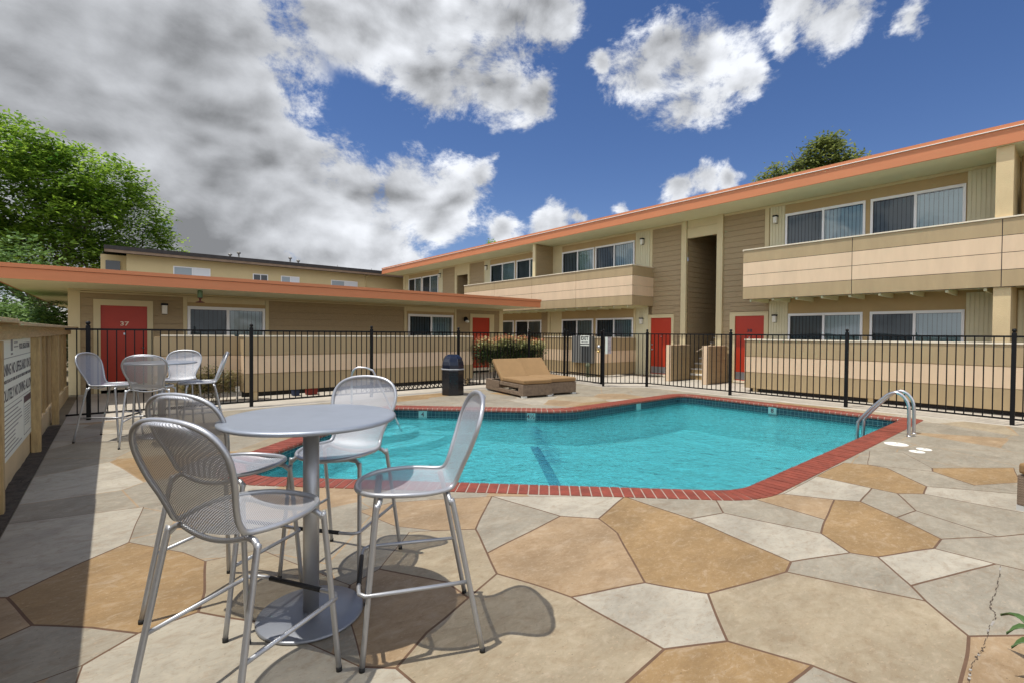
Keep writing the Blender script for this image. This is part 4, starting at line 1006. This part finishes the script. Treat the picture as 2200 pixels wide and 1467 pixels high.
# ------------------------------------------------------------------ single storey building on the left
lb = thing('bungalow', 'single storey tan building with flat orange roof edge and red door 37', 'building', (5,13,0))
XA, XB = -0.68, 10.32; TZ = 2.345; WA, WB, WZ, WY = XA*LS, XB*LS, zl(2.345), 29.0
hl = [(1.29,2.85,0.86,2.065),(6.74,8.29,0.86,2.065)]; dl = [(-0.2,0.56,-0.1,2.03),(9.04,9.75,-0.1,2.03)]
mb = MB(); FLt.sheet(mb, XA, XB, 0, TZ, hl+dl)
mb.poly([(WA,YL,0),(WA,WY,0),(WA,WY,WZ),(WA,YL,WZ)]); mb.poly([(WB,YL,0),(WB,WY,0),(WB,WY,WZ),(WB,YL,WZ)]); mb.poly([(WA,WY,0),(WB,WY,0),(WB,WY,WZ),(WA,WY,WZ)])
mb.build('wall', M_brownp, lb)
mb = MB()
for a, b, z0, z1 in [(a*LS, b*LS, zl(z0), zl(z1)) for a, b, z0, z1 in hl]:
    for p in ([(a,YL,z0),(a,YL+1.2,z0),(a,YL+1.2,z1),(a,YL,z1)],[(b,YL,z0),(b,YL+1.2,z0),(b,YL+1.2,z1),(b,YL,z1)],[(a,YL+1.2,z0),(b,YL+1.2,z0),(b,YL+1.2,z1),(a,YL+1.2,z1)],[(a,YL,z1),(b,YL,z1),(b,YL+1.2,z1),(a,YL+1.2,z1)],[(a,YL,z0),(b,YL,z0),(b,YL+1.2,z0),(a,YL+1.2,z0)]): mb.poly(p)
mb.build('interior', MATS['room_paint'], lb)
window(lb, FLt, 1.28, 2.86, 0.85, 2.075, screen='lo'); window(lb, FLt, 6.73, 8.30, 0.85, 2.075, screen='lo')
mb = MB()
for a0, a1, z0, z1 in ((-0.51,-0.31,0.02,2.27),(-0.31,0.66,2.15,2.27),(0.66,1.20,0.02,2.27),(2.95,6.59,0.02,2.27),(8.43,8.95,0.02,2.27),(8.95,9.93,2.15,2.27),(9.93,10.17,0.02,2.27)): mb = MB(); siding(mb, FLt, a0, a1, z0, z1, 0.165); mb.build('siding', M_side, lb)
mb = MB()
for a0, a1, z0, z1, d in ((XA-.01,-0.51,0,2.345,0.03),(1.20,1.275,0,2.27,0.035),(2.87,2.945,0,2.27,0.035),(6.60,6.68,0,2.27,0.035),(8.36,8.425,0,2.27,0.035),(10.17,XB+.01,0,2.345,0.03),(1.28,2.865,2.16,2.27,0.02),(6.69,8.355,2.16,2.27,0.02),
   (XA+.02,XB-.02,2.272,2.30,0.05),(XA+.02,XB-.02,2.312,2.343,0.075)): FLt.box(mb, a0, a1, 0, d, z0, z1)
mb.build('trim', M_beige, lb)
door(lb, FLt, -0.31, 0.66, -0.2, 0.56, 2.03, '37', False, 1); door(lb, FLt, 8.95, 9.93, 9.04, 9.75, 2.03, None, False, 1)
wall_lamp(lb, FLt, 0.86, 2.0)
mb = MB(); mb.lathe([(0.03,0),(0.075,0.02),(0.085,0.10),(0.05,0.16),(0.02,0.19)], (8.74*LS,YL-0.12), 12); mb.v = [(a,b,c+1.95) for a,b,c in mb.v]; FLt.box(mb, 8.72,8.76,0,0.12,2.0,2.03); o = mb.build('wall_lamp', M_black, lb)
mb = MB(); mb.lathe([(0.02,1.91),(0.07,1.93),(0.08,1.98),(0.03,2.01)], (8.76*LS,YL-0.17), 12); mb.build('lamp_shade', M_lampg, o)
mb = MB(); YF = 13.20; xa, xb, yb = -1.80, 12.36, 29.6; za, zb_, zc, zd = 2.495, 2.707, 2.713, 2.793
mb.box(xa, xb, YF, YF+0.04, za, zb_, 0); mb.box(xa, xa+0.04, YF+.04, yb, za, zb_, 0); mb.box(xb-.04, xb, YF+.04, yb, za, zb_, 0); mb.box(xa, xb, yb, yb+.04, za, zb_, 0)
mb.box(xa-.02, xb+.02, YF-.026, YF+.05, zc, zd, 0); mb.box(xa-.02, xa+.05, YF+.05, yb, zc, zd, 0); mb.box(xb-.05, xb+.02, YF+.05, yb, zc, zd, 0)
r = mb.build('roof', M_orange, lb)
mb = MB(); mb.box(xa+.06, xb-.06, YF+.06, yb-.02, zc-.02, zd-.03); mb.build('roof_deck', M_roof, r)
mb = MB(); mb.poly([(xa+.04,YF+.04,za+.002),(xb-.04,YF+.04,za+.002),(xb-.04,yb,za+.002),(xa+.04,yb,za+.002)]); mb.build('soffit', M_soffit, r)
t = thing('hanging_lantern', 'green glass lantern with dark base hanging under the orange eave near door 37', 'lantern', (1.60,13.6,2.2))
mb = MB(); mb.lathe([(0.04,2.31),(0.055,2.32),(0.055,2.47),(0.035,2.494)], (1.60,13.6), 12); mb.build('glass', M_green, t)
mb = MB(); mb.lathe([(0.08,2.195),(0.105,2.20),(0.06,2.22),(0.018,2.235),(0.024,2.28),(0.06,2.31)], (1.60,13.6), 12); mb.build('base', mat('oxblood_metal', srgb(90,40,30), 0.5), t)

# ------------------------------------------------------------------ distant building
bg = thing('distant_building', 'pale cream two storey building with dark roof edge and vent pipes behind the low roof', 'building', (8,32.3,0))
mb = MB(); mb.box(0.55,18,32.3,42,0,5.52); mb.box(-0.5,0.55,33.2,42,0,5.52); mb.build('wall', M_bg, bg)
mb = MB(); y0 = 31.55
mb.v += [(-0.35,y0,5.60),(18.5,y0,5.60),(18.5,38,6.0),(-0.35,38,6.0),(-0.35,y0,5.80),(18.5,y0,5.80),(18.5,38,6.15),(-0.35,38,6.15)]
for f in ((0,3,2,1),(4,5,6,7),(0,1,5,4),(1,2,6,5),(2,3,7,6),(3,0,4,7)): mb.quadf(f)
r = mb.build('roof', M_bgroof, bg); mb = MB(); mb.box(-0.33,18.5,y0+.02,y0+.06,5.46,5.599); mb.build('fascia', M_bgfas, r)
for x, h in ((5.3,0.30),(5.75,0.45),(8.45,0.10),(8.62,0.45),(9.1,0.32),(2.6,0.3),(11.6,0.35),(14.0,0.35)):
    mb = MB(); y = 33.0; zb = 5.74
    big = h in (0.30,0.45,0.32) and x != 2.6
    mb.lathe([(0.14,zb),(0.06,zb+0.1),(0.045,zb+.1),(0.045,zb+h)]+([(0.10,zb+h+.02),(0.12,zb+h+.09),(0.04,zb+h+.13)] if big else [(0.05,zb+h+.02)]), (x*1.02,y), 10) if big else mb.lathe([(0.10,zb),(0.02,zb+.1),(0.015,zb+h),(0.01,zb+h+.02)], (x*1.02,y), 8)
    mb.build('vent_pipe', mat('galvanised', srgb(150,146,138), 0.5, 0.4, var=0.3, vscale=8), bg)
for a, b, z0, z1, dk in ((2.55,4.30,4.25,5.08,0),(6.48,7.32,4.55,5.0,1),(8.05,9.15,4.2,5.0,0),(11.15,12.95,4.2,4.98,0)):
    mb = MB(); Y = 32.3; m_ = (a+b)/2; f = 0.05
    mb.box(a,b,Y-.05,Y,z1-f,z1); mb.box(a,b,Y-.05,Y,z0,z0+f); mb.box(a,a+f,Y-.049,Y,z0+f,z1-f); mb.box(b-f,b,Y-.049,Y,z0+f,z1-f); mb.box(m_-.02,m_+.02,Y-.049,Y,z0+f,z1-f)
    w = mb.build('window', M_white, bg)
    for q, (p, s) in enumerate(((a+f,m_-.02),(m_+.02,b-f))):
        mb = MB(); mb.box(p,s,Y-.03,Y-.01,z0+f,z1-f); mb.build('pane', (mat('dark_glass', (0.03,0.035,0.04), 0.1) if dk else (mat('grey_blind_glass', srgb(150,162,170), 0.3) if q == 0 else mat('white_blind_glass', srgb(214,218,222), 0.3))), w)
mb = MB(); mb.box(-0.30,0.30,33.14,33.19,4.2,5.2); mb.build('dark_window', MATS['dark_glass'], bg)
mb = MB(); mb.tube([(13.55,32.25,4),(13.55,32.25,5.35),(13.75,32.1,5.5)],0.05,8); mb.build('downpipe', M_bg, bg)

# ------------------------------------------------------------------ bar stools
def stool(label, loc, facing, first=[]):
    rot = math.atan2(facing[1], facing[0])-math.pi/2
    if first:
        t = copy_tree(first[0]); t.location = (*loc,0); t.rotation_euler = (0,0,rot); t['label'] = label; return t
    t = thing('bar_stool', label, 'bar stool', (*loc,0), rot, 'silver mesh bar stools around the two high tables', local=True)
    rim = [(0.0,0.315,0.757),(0.07,0.308,0.758),(0.135,0.28,0.761),(0.19,0.225,0.765),(0.225,0.145,0.768),(0.238,0.06,0.768),(0.228,-0.02,0.766),(0.205,-0.085,0.766),(0.186,-0.128,0.771),(0.180,-0.150,0.790),(0.182,-0.168,0.83),
           (0.198,-0.190,0.89),(0.224,-0.216,0.96),(0.241,-0.242,1.04),(0.236,-0.262,1.10),(0.205,-0.280,1.152),(0.150,-0.294,1.185),(0.08,-0.302,1.201),(0.0,-0.305,1.206)]
    R = catmull(rim, 3)
    full = R+[Vector((-p.x,p.y,p.z)) for p in reversed(R[1:-1])]
    mb = MB(); mb.tube(full, 0.0115, 10, closed=True); mb.build('rim', M_silver, t)
    NC = 14
    cut = min(range(len(R)), key=lambda i: (R[i]-Vector((0.184,-0.139,0.778))).length)
    arc = [0.0]
    for a, b in zip(R[:-1], R[1:]): arc.append(arc[-1]+math.hypot(b.y-a.y, b.z-a.z))
    def strip(i0, i1, name):
        mb = MB(); k = 0
        for i in range(i0, i1+1):
            p = R[i]; fr = i/(len(R)-1); w = max(p.x, 0.0005)
            for j in range(NC+1):
                s = -1+2*j/NC; bow = (1-s*s)*min(1.0, w/0.12)
                up = min(1.0, max(0.0, (p.z-0.765)/0.10))
                dz = -0.028*bow*(1-up); dy = -0.038*bow*up+(-0.012*bow*(1-up) if p.y < -0.05 else 0)
                mb.v.append((w*s, p.y+dy, p.z+dz))
        for i in range(i1-i0):
            for j in range(NC):
                a = i*(NC+1)+j; q = lambda ii, jj: (mb.v[ii*(NC+1)+jj][0], arc[i0+ii])
                mb.quadf((a, a+1, a+NC+2, a+NC+1), 0, [q(i,j), q(i,j+1), q(i+1,j+1), q(i+1,j)], True)
        mb.build(name, M_mesh, t)
    strip(0, cut, 'seat'); strip(cut, len(R)-1, 'backrest')
    for s in (-1, 1):
        for (fy_, ty, jy) in ((0.275, 0.212, 0.200), (-0.275, -0.128, -0.118)):
            pts = catmull([(s*0.27,fy_,0.012),(s*0.238,ty+(fy_-ty)*0.10,0.675),(s*0.232,ty,0.712),(s*0.205,jy,0.738),(s*0.165,jy,0.744)], 5)
            mb = MB(); mb.tube(pts, 0.0125, 10); l = mb.build('leg', M_silver, t)
            mb = MB(); mb.tube([(s*0.2705,fy_,0.0),(s*0.27,fy_,0.02)], 0.0135, 10); mb.build('foot_cap', M_rubber, l)
    mb = MB(); mb.tube(catmull([(-0.175,-0.118,0.744),(-0.09,-0.122,0.722),(0,-0.124,0.714),(0.09,-0.122,0.722),(0.175,-0.118,0.744)],5), 0.011, 8); mb.build('cross_tube', M_silver, t); mb = MB()
    mb.tube(catmull([(-0.165,0.200,0.744),(0,0.205,0.728),(0.165,0.200,0.744)],5), 0.010, 8); mb.build('cross_tube', M_silver, t)
    fr = [(-0.252,-0.205,0.338),(-0.262,0.20,0.334),(-0.262,0.262,0.334),(-0.235,0.290,0.334),(-0.18,0.295,0.334),(0.18,0.295,0.334),(0.235,0.290,0.334),(0.262,0.262,0.334),(0.262,0.20,0.334),(0.252,-0.205,0.338)]
    mb = MB(); mb.tube(fr, 0.0095, 8); f = mb.build('footrest', M_silver, t)
    mb = MB(); mb.tube([(-0.15,0.295,0.334),(0.15,0.295,0.334)], 0.0115, 10); mb.build('rubber_sleeve', M_rubber, f)
    first.append(t); return t
stool('nearest bar stool at the near table, its mesh back toward the camera', (0.40,2.222), (0.86,0.51))
stool('bar stool directly behind the nearest one, left of the near table', (0.485,3.06), (0.818,0.576))
stool('bar stool on the pool side of the near table, half hidden by the tabletop', (1.165,3.12), (-0.79,-0.613))
stool('bar stool seen from the side, right of the near table', (1.214,2.188), (-0.908,0.42))
stool('leftmost bar stool at the far table, beside the wooden fence', (-0.046,8.82), (0.857,-0.515))
stool('bar stool with its back to the camera at the far table', (0.384,8.11), (0.273,0.962))
stool('bar stool behind the far table, facing the camera', (0.80,9.22), (-0.36,-0.933))
stool('rightmost bar stool at the far table, turned sideways', (1.04,8.47), (-0.99,0.10))
def table(label, loc, first=[]):
    if first: t = copy_tree(first[0]); t.location = (*loc,0); t['label'] = label; return t
    t = thing('bar_table', label, 'bar table', (*loc,0), 0, 'round silver bar tables', local=True)
    mb = MB(); mb.lathe([(0.395,1.046),(0.43,1.048),(0.4395,1.053),(0.4425,1.060),(0.439,1.068),(0.428,1.0725),(0.40,1.0735),(0.02,1.0735)], n=72); mb.build('tabletop', M_tabletop, t)
    mb = MB(); mb.lathe([(0.041,0.02),(0.041,1.0455)], n=28); mb.lathe([(0.14,1.036),(0.14,1.0455)], n=24, smooth=False); mb.build('column', M_silver, t)
    mb = MB(); mb.lathe([(0.262,0.0),(0.270,0.005),(0.270,0.012),(0.262,0.018),(0.10,0.024),(0.05,0.027)], n=56); mb.build('base', mat('grey_base_paint', (0.27,0.285,0.31), 0.4, 0.5, var=0.06, vscale=12), t)
    first.append(t); return t
table('near round silver bar table in the left foreground', (0.815,2.66)); table('far round silver bar table by the wooden fence, in front of door 37', (0.53,8.60))

# ------------------------------------------------------------------ rubbish bin
t = thing('litter_bin', 'black octagonal litter bin with domed lid standing by the fence', 'litter bin', (6.50,10.12,0))
a8 = math.radians(22.5+18)
mb = MB(); mb.lathe([(0.275,0.0),(0.285,0.02),(0.290,0.60),(0.285,0.62)], (6.50,10.12), 8, smooth=False, rot=a8); mb.build('body', M_bin, t, 0.008)
mb = MB(); mb.lathe([(0.297,0.622),(0.302,0.632),(0.302,0.644),(0.292,0.652)], (6.50,10.12), 8, smooth=False, rot=a8); mb.build('band', mat('grey_band', (0.35,0.36,0.38), 0.3), t)
mb = MB(); mb.lathe([(0.288,0.654),(0.286,0.74),(0.272,0.82),(0.240,0.90),(0.190,0.96),(0.125,0.995),(0.05,1.005)], (6.50,10.12), 8, smooth=False, rot=a8); mb.build('dome_lid', mat('navy_black_lid', (0.012,0.016,0.03), 0.15), t, 0.012)

# ------------------------------------------------------------------ sun loungers
def lounger(label, origin, axis, W_=0.84, back=1.0, L=1.92, first=[]):
    # origin: front left corner on the ground, axis: direction from foot to head
    rot = math.atan2(axis[1], axis[0])-math.pi/2
    if first:
        t = copy_tree(first[0]); t.location = (*origin,0); t.rotation_euler = (0,0,rot); t['label'] = label; return t
    t = thing('sun_lounger', label, 'sun lounger', (*origin,0), rot, 'wicker sun loungers with tan cushions', local=True)
    h0, h1 = 0.045, 0.315
    mb = MB(); w = 0.10
    mb.box(0,W_,0,w,h0,h1); mb.box(0,W_,L-w,L,h0,h1)
    for x in (0, W_-w): mb.box(x,x+w,w,L-w,h0,0.135); mb.box(x,x+w,w,L*0.60,0.225,h1); mb.box(x,x+w,w,0.22,0.135,0.225); mb.box(x,x+w,L*0.62,L-w,0.135,h1-.001)
    mb.box(w,W_-w,w,L*0.62,0.25,0.30); mb.build('base', M_wick, t, 0.01)
    for x in (0.0,W_-0.12):
        for y in (0.0,L-0.08): mb = MB(); mb.box(x,x+0.12,y,y+0.08,0,h0); mb.build('foot', mat('pale_foot', srgb(190,190,184), 0.5), t)
    mb = MB(); mb.box(0.01,W_-0.01,-0.015,1.02,0.325,0.425); mb.build('seat_cushion', M_cush, t, 0.025)
    # raised back
    mb = MB(); y0, z0 = 1.00, 0.345; y1, z1 = 1.55, 0.865; th = 0.10; d = Vector((y1-y0, z1-z0)).normalized(); nn = Vector((d.y,-d.x))*th
    prof = [(y0,z0),(y1,z1),(y1+nn.x,z1+nn.y),(y0+nn.x,z0+nn.y)]
    k = len(mb.v); mb.v += [(0.01,a,b) for a,b in prof]+[(W_-0.01,a,b) for a,b in prof]
    for f in ((0,1,2,3),(7,6,5,4),(0,4,5,1),(1,5,6,2),(2,6,7,3),(3,7,4,0)): mb.quadf([k+i for i in f])
    mb.build('back_cushion', M_cush, t, 0.025)
    mb = MB(); mb.box(0.03,0.07,1.05,1.62,0.30,0.33); mb.tube([(0.10,1.60,0.30),(0.10,1.50,0.72)],0.015,6); mb.tube([(W_-0.10,1.60,0.30),(W_-0.10,1.50,0.72)],0.015,6); mb.build('back_support', M_bin, t)
    first.append(t); return t
ax = Vector((0.165,0.986))
lounger('wicker sun lounger with raised tan cushion next to the litter bin', (7.43,8.52), ax)
o2 = Vector((7.43,8.52))+Vector((ax.y,-ax.x))*0.865+ax*0.15
lounger('wicker sun lounger with raised tan cushion nearer the gate, pushed against its twin', o2, Vector((0.150,0.988)))
lounger('wicker sun lounger cut by the right edge of the photo', (6.14,0.385), Vector((0.93,-0.37)))

# ------------------------------------------------------------------ plants
def leafcloud(blobs, count, size, rs, clump=14, spread=0.35, squash=0.7, shell=0.5, droop=0.0):
    verts = []; faces = []; vals = []; rr = random.Random(rs)
    tot = sum(b[3]*b[4]*b[5] for b in blobs)
    for bx, by, bz, rx, ry, rz in blobs:
        k = int(count*(rx*ry*rz)/tot/clump)+1
        for _ in range(k):
            d = Vector((rr.gauss(0,1), rr.gauss(0,1), rr.gauss(0,1))).normalized(); rad = shell+(1-shell)*rr.random()**0.6
            c = Vector((bx+d.x*rx*rad, by+d.y*ry*rad, bz+d.z*rz*rad)); tone = min(1, max(0, rr.gauss(0.48,0.22)))
            for _ in range(clump):
                p = c+Vector((rr.gauss(0,spread), rr.gauss(0,spread), rr.gauss(0,spread*squash)-droop*rr.random()))
                a = rr.uniform(0, 6.283); s = size*rr.uniform(0.6,1.35)
                u = Vector((math.cos(a), math.sin(a), rr.uniform(-0.7,0.4))).normalized(); v = u.cross(Vector((rr.uniform(-.6,.6), rr.uniform(-.6,.6), 1))).normalized()
                q = len(verts); verts += [tuple(p-u*s), tuple(p+v*s*0.42), tuple(p+u*s), tuple(p-v*s*0.42)]; faces.append((q,q+1,q+2,q+3)); vals.append(min(1, max(0, tone+rr.uniform(-.25,.25))))
    return verts, faces, vals
def leafobj(name, data, m, parent):
    verts, faces, vals = data; base = Vector((0,0,0)); p = parent
    while p is not None: base += p.location; p = p.parent
    me = bpy.data.meshes.new(name); me.from_pydata([(a-base.x,b-base.y,c-base.z) for a,b,c in verts], [], faces); me.materials.append(m)
    at = me.attributes.new('leaf', 'FLOAT', 'FACE'); at.data.foreach_set('value', vals)
    o = bpy.data.objects.new(name, me); COL.objects.link(o)
    if parent is not None: o.parent = parent
    return o
def limbs(mb, base, tips, r0, rs=1, depth=2):
    rr = random.Random(rs)
    for tip in tips:
        a = Vector(base); b = Vector(tip); m1 = a.lerp(b,0.35)+Vector((rr.uniform(-.3,.3),rr.uniform(-.3,.3),0.2)); m2 = a.lerp(b,0.7)+Vector((rr.uniform(-.3,.3),rr.uniform(-.3,.3),0.1))
        P = catmull([a,m1,m2,b],5); L = len(P); mb.tube(P, [r0*(1-0.85*i/(L-1)) for i in range(L)], 7)
        for q in range(4*depth):
            i = rr.randrange(L//3, L-1); s = P[i]; d = Vector((rr.uniform(-1,1),rr.uniform(-1,1),rr.uniform(0.1,1))).normalized()*rr.uniform(0.9,2.0)
            Q = catmull([s, s+d*0.5+Vector((0,0,.1)), s+d],3); mb.tube(Q, [r0*0.30*(1-0.8*k/(len(Q)-1)) for k in range(len(Q))], 5)
T = thing('tree', 'big bright green round tree rising behind the low roof at the left edge', 'tree', (-3.4,38,0))
bl = [(-3.2,38,8.3,4.3,4.2,3.3),(0.2,38.4,7.6,2.9,3.2,2.9),(-5.6,37.6,9.4,4.2,4.2,3.6),(-1.5,38,10.2,3.4,3.4,1.9),(1.9,38.3,6.3,1.9,2.2,2.0),(-2.8,37.2,5.4,4.6,3.2,2.0),(0.9,37.6,4.6,2.4,2.2,1.3),(-7.5,38,6.5,4,4,4),(-4.6,38,11.6,3.0,3.0,1.4)]
leafobj('crown', leafcloud(bl, 76000, 0.145, 21, 20, 0.27, 0.6, 0.62), M_leafA, T)
mb = MB(); mb.tube([(-3.4,38,0),(-3.3,38,1.6),(-3.2,38,2.8)],[0.42,0.36,0.32],10)
limbs(mb, (-3.2,38,2.6), [(-5.8,37.6,9.6),(-3.0,37.8,11.2),(-0.8,38,9.4),(1.6,38.2,7.0),(-7.6,38,7.0),(0.3,37.6,5.4),(-1.6,37.2,8.0)], 0.19, 4, 3); mb.build('trunk', M_bark, T)
T = thing('tree', 'olive green treetop showing above the orange roof of the two storey building', 'tree', (32,11,0))
k_ = 0.75
bl = [(32.5,10.2,12.0,1.2,1.2,1.2),(32.3,11.2,11.4,1.1,1.1,0.8),(32.9,9.2,11.3,1.2,1.1,0.8),(31.5,12.7,11.3,0.75,0.8,0.75),(32.4,10.1,12.8,0.75,0.75,0.6),(32,11,9.8,2.2,2.4,1.3)]
leafobj('crown', leafcloud(bl, 26000, 0.12, 22, 12, 0.24, 0.6, 0.35), M_leafB, T)
mb = MB(); mb.tube([(32,11,0),(32,11,6)],[0.3,0.22],8); limbs(mb, (32,11,5.5), [(32.5,10.2,12.6),(32.9,9.2,11.4),(32.2,11.3,11.4),(31.5,12.7,11.5)], 0.14, 6, 2); mb.build('trunk', M_bark, T)
T = thing('tree', 'small tuft of treetop peeking over the far end of the orange roof', 'tree', (36.5,47.7,0))
leafobj('crown', leafcloud([(36.5,47.7,12.6,0.9,0.9,0.6),(36.5,47.7,10.6,1.9,1.9,1.6)], 2600, 0.2, 23, 10, 0.2, 0.6, 0.4), M_leafA, T)
mb = MB(); mb.tube([(36.5,47.7,0),(36.6,47.7,12.0)],[0.25,0.05],8); mb.build('trunk', M_bark, T)
T = thing('hedge', 'leafy green hedge between the wooden fence and the corner of the low building', 'hedge', (-2.5,18,0))
leafobj('foliage', leafcloud([(-1.9,17.6,1.55,0.9,1.0,0.65),(-3.1,18.0,1.55,1.2,1.1,0.85),(-4.6,18.2,1.55,1.3,1.1,0.8),(-1.35,16.9,1.45,0.45,0.7,0.5),(-2.5,19,1.2,2.2,0.6,1.1),(-1.25,18.2,1.3,0.45,0.9,0.95)], 30000, 0.062, 24, 12, 0.12, 0.7, 0.5), M_leafG, T)
mb = MB()
for x, y in ((-1.6,17.8),(-2.6,18),(-3.6,18),(-4.6,18.2)): mb.tube([(x,y,0),(x+.05,y,1.4)],[0.04,0.02],6)
mb.build('stem', M_bark, T)
T = thing('tree', 'dark shaded trees filling the gap under the left eave of the low roof', 'tree', (-4,24,0))
leafobj('crown', leafcloud([(-2.6,23.5,3.2,1.5,1.5,1.6),(-5.0,24,3.2,2.2,2,2.2),(-2.2,24,1.5,1.0,1.2,1.0),(-1.9,23,2.6,0.7,1.0,1.0)], 12000, 0.09, 25, 12, 0.2, 0.7, 0.5), M_leafG, T)
mb = MB(); mb.tube([(-4,24,0),(-4,24,3)],[0.15,0.08],7); mb.build('trunk', M_bark, T)
T = thing('flowering_hedge', 'dark green hedge with red and cream tips behind the loungers', 'hedge', (9.5,11.8,0))
hv = [0.02,-0.05,0.03,0.06,-0.02,0.04,-0.06,-0.03]
hb = [(8.55+i*0.32,11.75,0.92+hv[i],0.28,0.26,0.36) for i in range(8)]
leafobj('foliage', leafcloud(hb, 12000, 0.040, 26, 10, 0.07, 0.9, 0.35), M_leafC, T)
leafobj('red_tips', leafcloud([(8.5+i*0.32,11.62,1.32+hv[i],0.25,0.22,0.08) for i in range(8)], 2000, 0.028, 27, 6, 0.06, 0.5, 0.2), M_leafR, T)
leafobj('cream_leaves', leafcloud([(8.5+i*0.32,11.52,1.22+hv[i],0.24,0.16,0.17) for i in range(8)], 3600, 0.032, 28, 5, 0.06, 0.7, 0.3), leafmat('cream_new_leaves', srgb(150,160,90), srgb(216,210,160), 0.3), T)
mb = MB()
for i in range(14): x = 8.5+i*0.18; mb.tube([(x,11.75,0),(x+random.uniform(-.06,.06),11.75,0.75)],[0.014,0.008],5)
mb.build('stem', M_bark, T)
T = thing('shrub', 'low leafy shrub against the patio wall behind the far table', 'shrub', (1.6,12.05,0))
leafobj('foliage', leafcloud([(1.25,12.0,0.42,0.22,0.16,0.32),(1.6,12.05,0.42,0.25,0.16,0.34),(1.95,12.0,0.40,0.18,0.15,0.30)], 2600, 0.030, 29, 8, 0.06, 0.9, 0.3), leafmat('yellowing_leaves', (0.03,0.05,0.012), (0.28,0.22,0.06), 0.3), T)
mb = MB()
for i in range(6): mb.tube([(1.2+i*.14,12.05,0),(1.2+i*.15,12.0,0.4)],[0.01,0.006],5)
mb.build('stem', M_bark, T)
mb = MB(); mb.box(2.08,2.12,12.0,12.03,0,0.2); mb.box(2.06,2.14,11.97,12.02,0.2,0.32); tag(mb.build('outlet_post', M_plastic), 'small pale outlet box on a short stake beside the shrub', 'outlet')
# strap leaved plant at the right edge
T = thing('strap_leaf_plant', 'low strap leaved green plant at the bottom right corner of the photo', 'plant', (3.16,0.02,0))
rp = random.Random(8)
for i, (dx, dy, L, hh) in enumerate(((-0.16,0.16,0.22,0.20),(-0.20,0.03,0.20,0.10),(-0.10,0.17,0.2,0.24),(-0.19,-0.08,0.22,0.16),(0.1,0.16,0.25,0.2),(0.2,0.0,0.25,0.2),(0.0,-0.2,0.25,0.2),(-0.13,-0.17,0.22,0.22),(0.05,0.05,0.1,0.3),(0.18,-0.14,0.25,0.18))):
    mb = MB(); d = Vector((dx,dy)).normalized(); w = Vector((-d.y,d.x)); K = 8; k = 0
    for q in range(K+1):
        s = q/K; r_ = 0.02+L*s; z = 0.03+hh*math.sin(s*2.2)*0.9; wd = 0.019*(1-s**4)*(0.6+0.8*math.sin(min(1,s*2)*1.57)); c = Vector((3.16,0.02))+d*r_
        for sg_, dz in ((-1,0.006),(0,-0.004),(1,0.006)): p = c+w*wd*sg_; mb.v.append((p.x,p.y,z+dz))
    for q in range(K):
        for j in range(2): a = q*3+j; mb.quadf((a,a+1,a+4,a+3), 0, smooth=True)
    o = mb.build('leaf', M_agave, T); sol = o.modifiers.new('thick', 'SOLIDIFY'); sol.thickness = 0.004

S.cycles.max_bounces = 8; S.cycles.transparent_max_bounces = 16; S.cycles.caustics_refractive = True; S.cycles.caustics_reflective = False
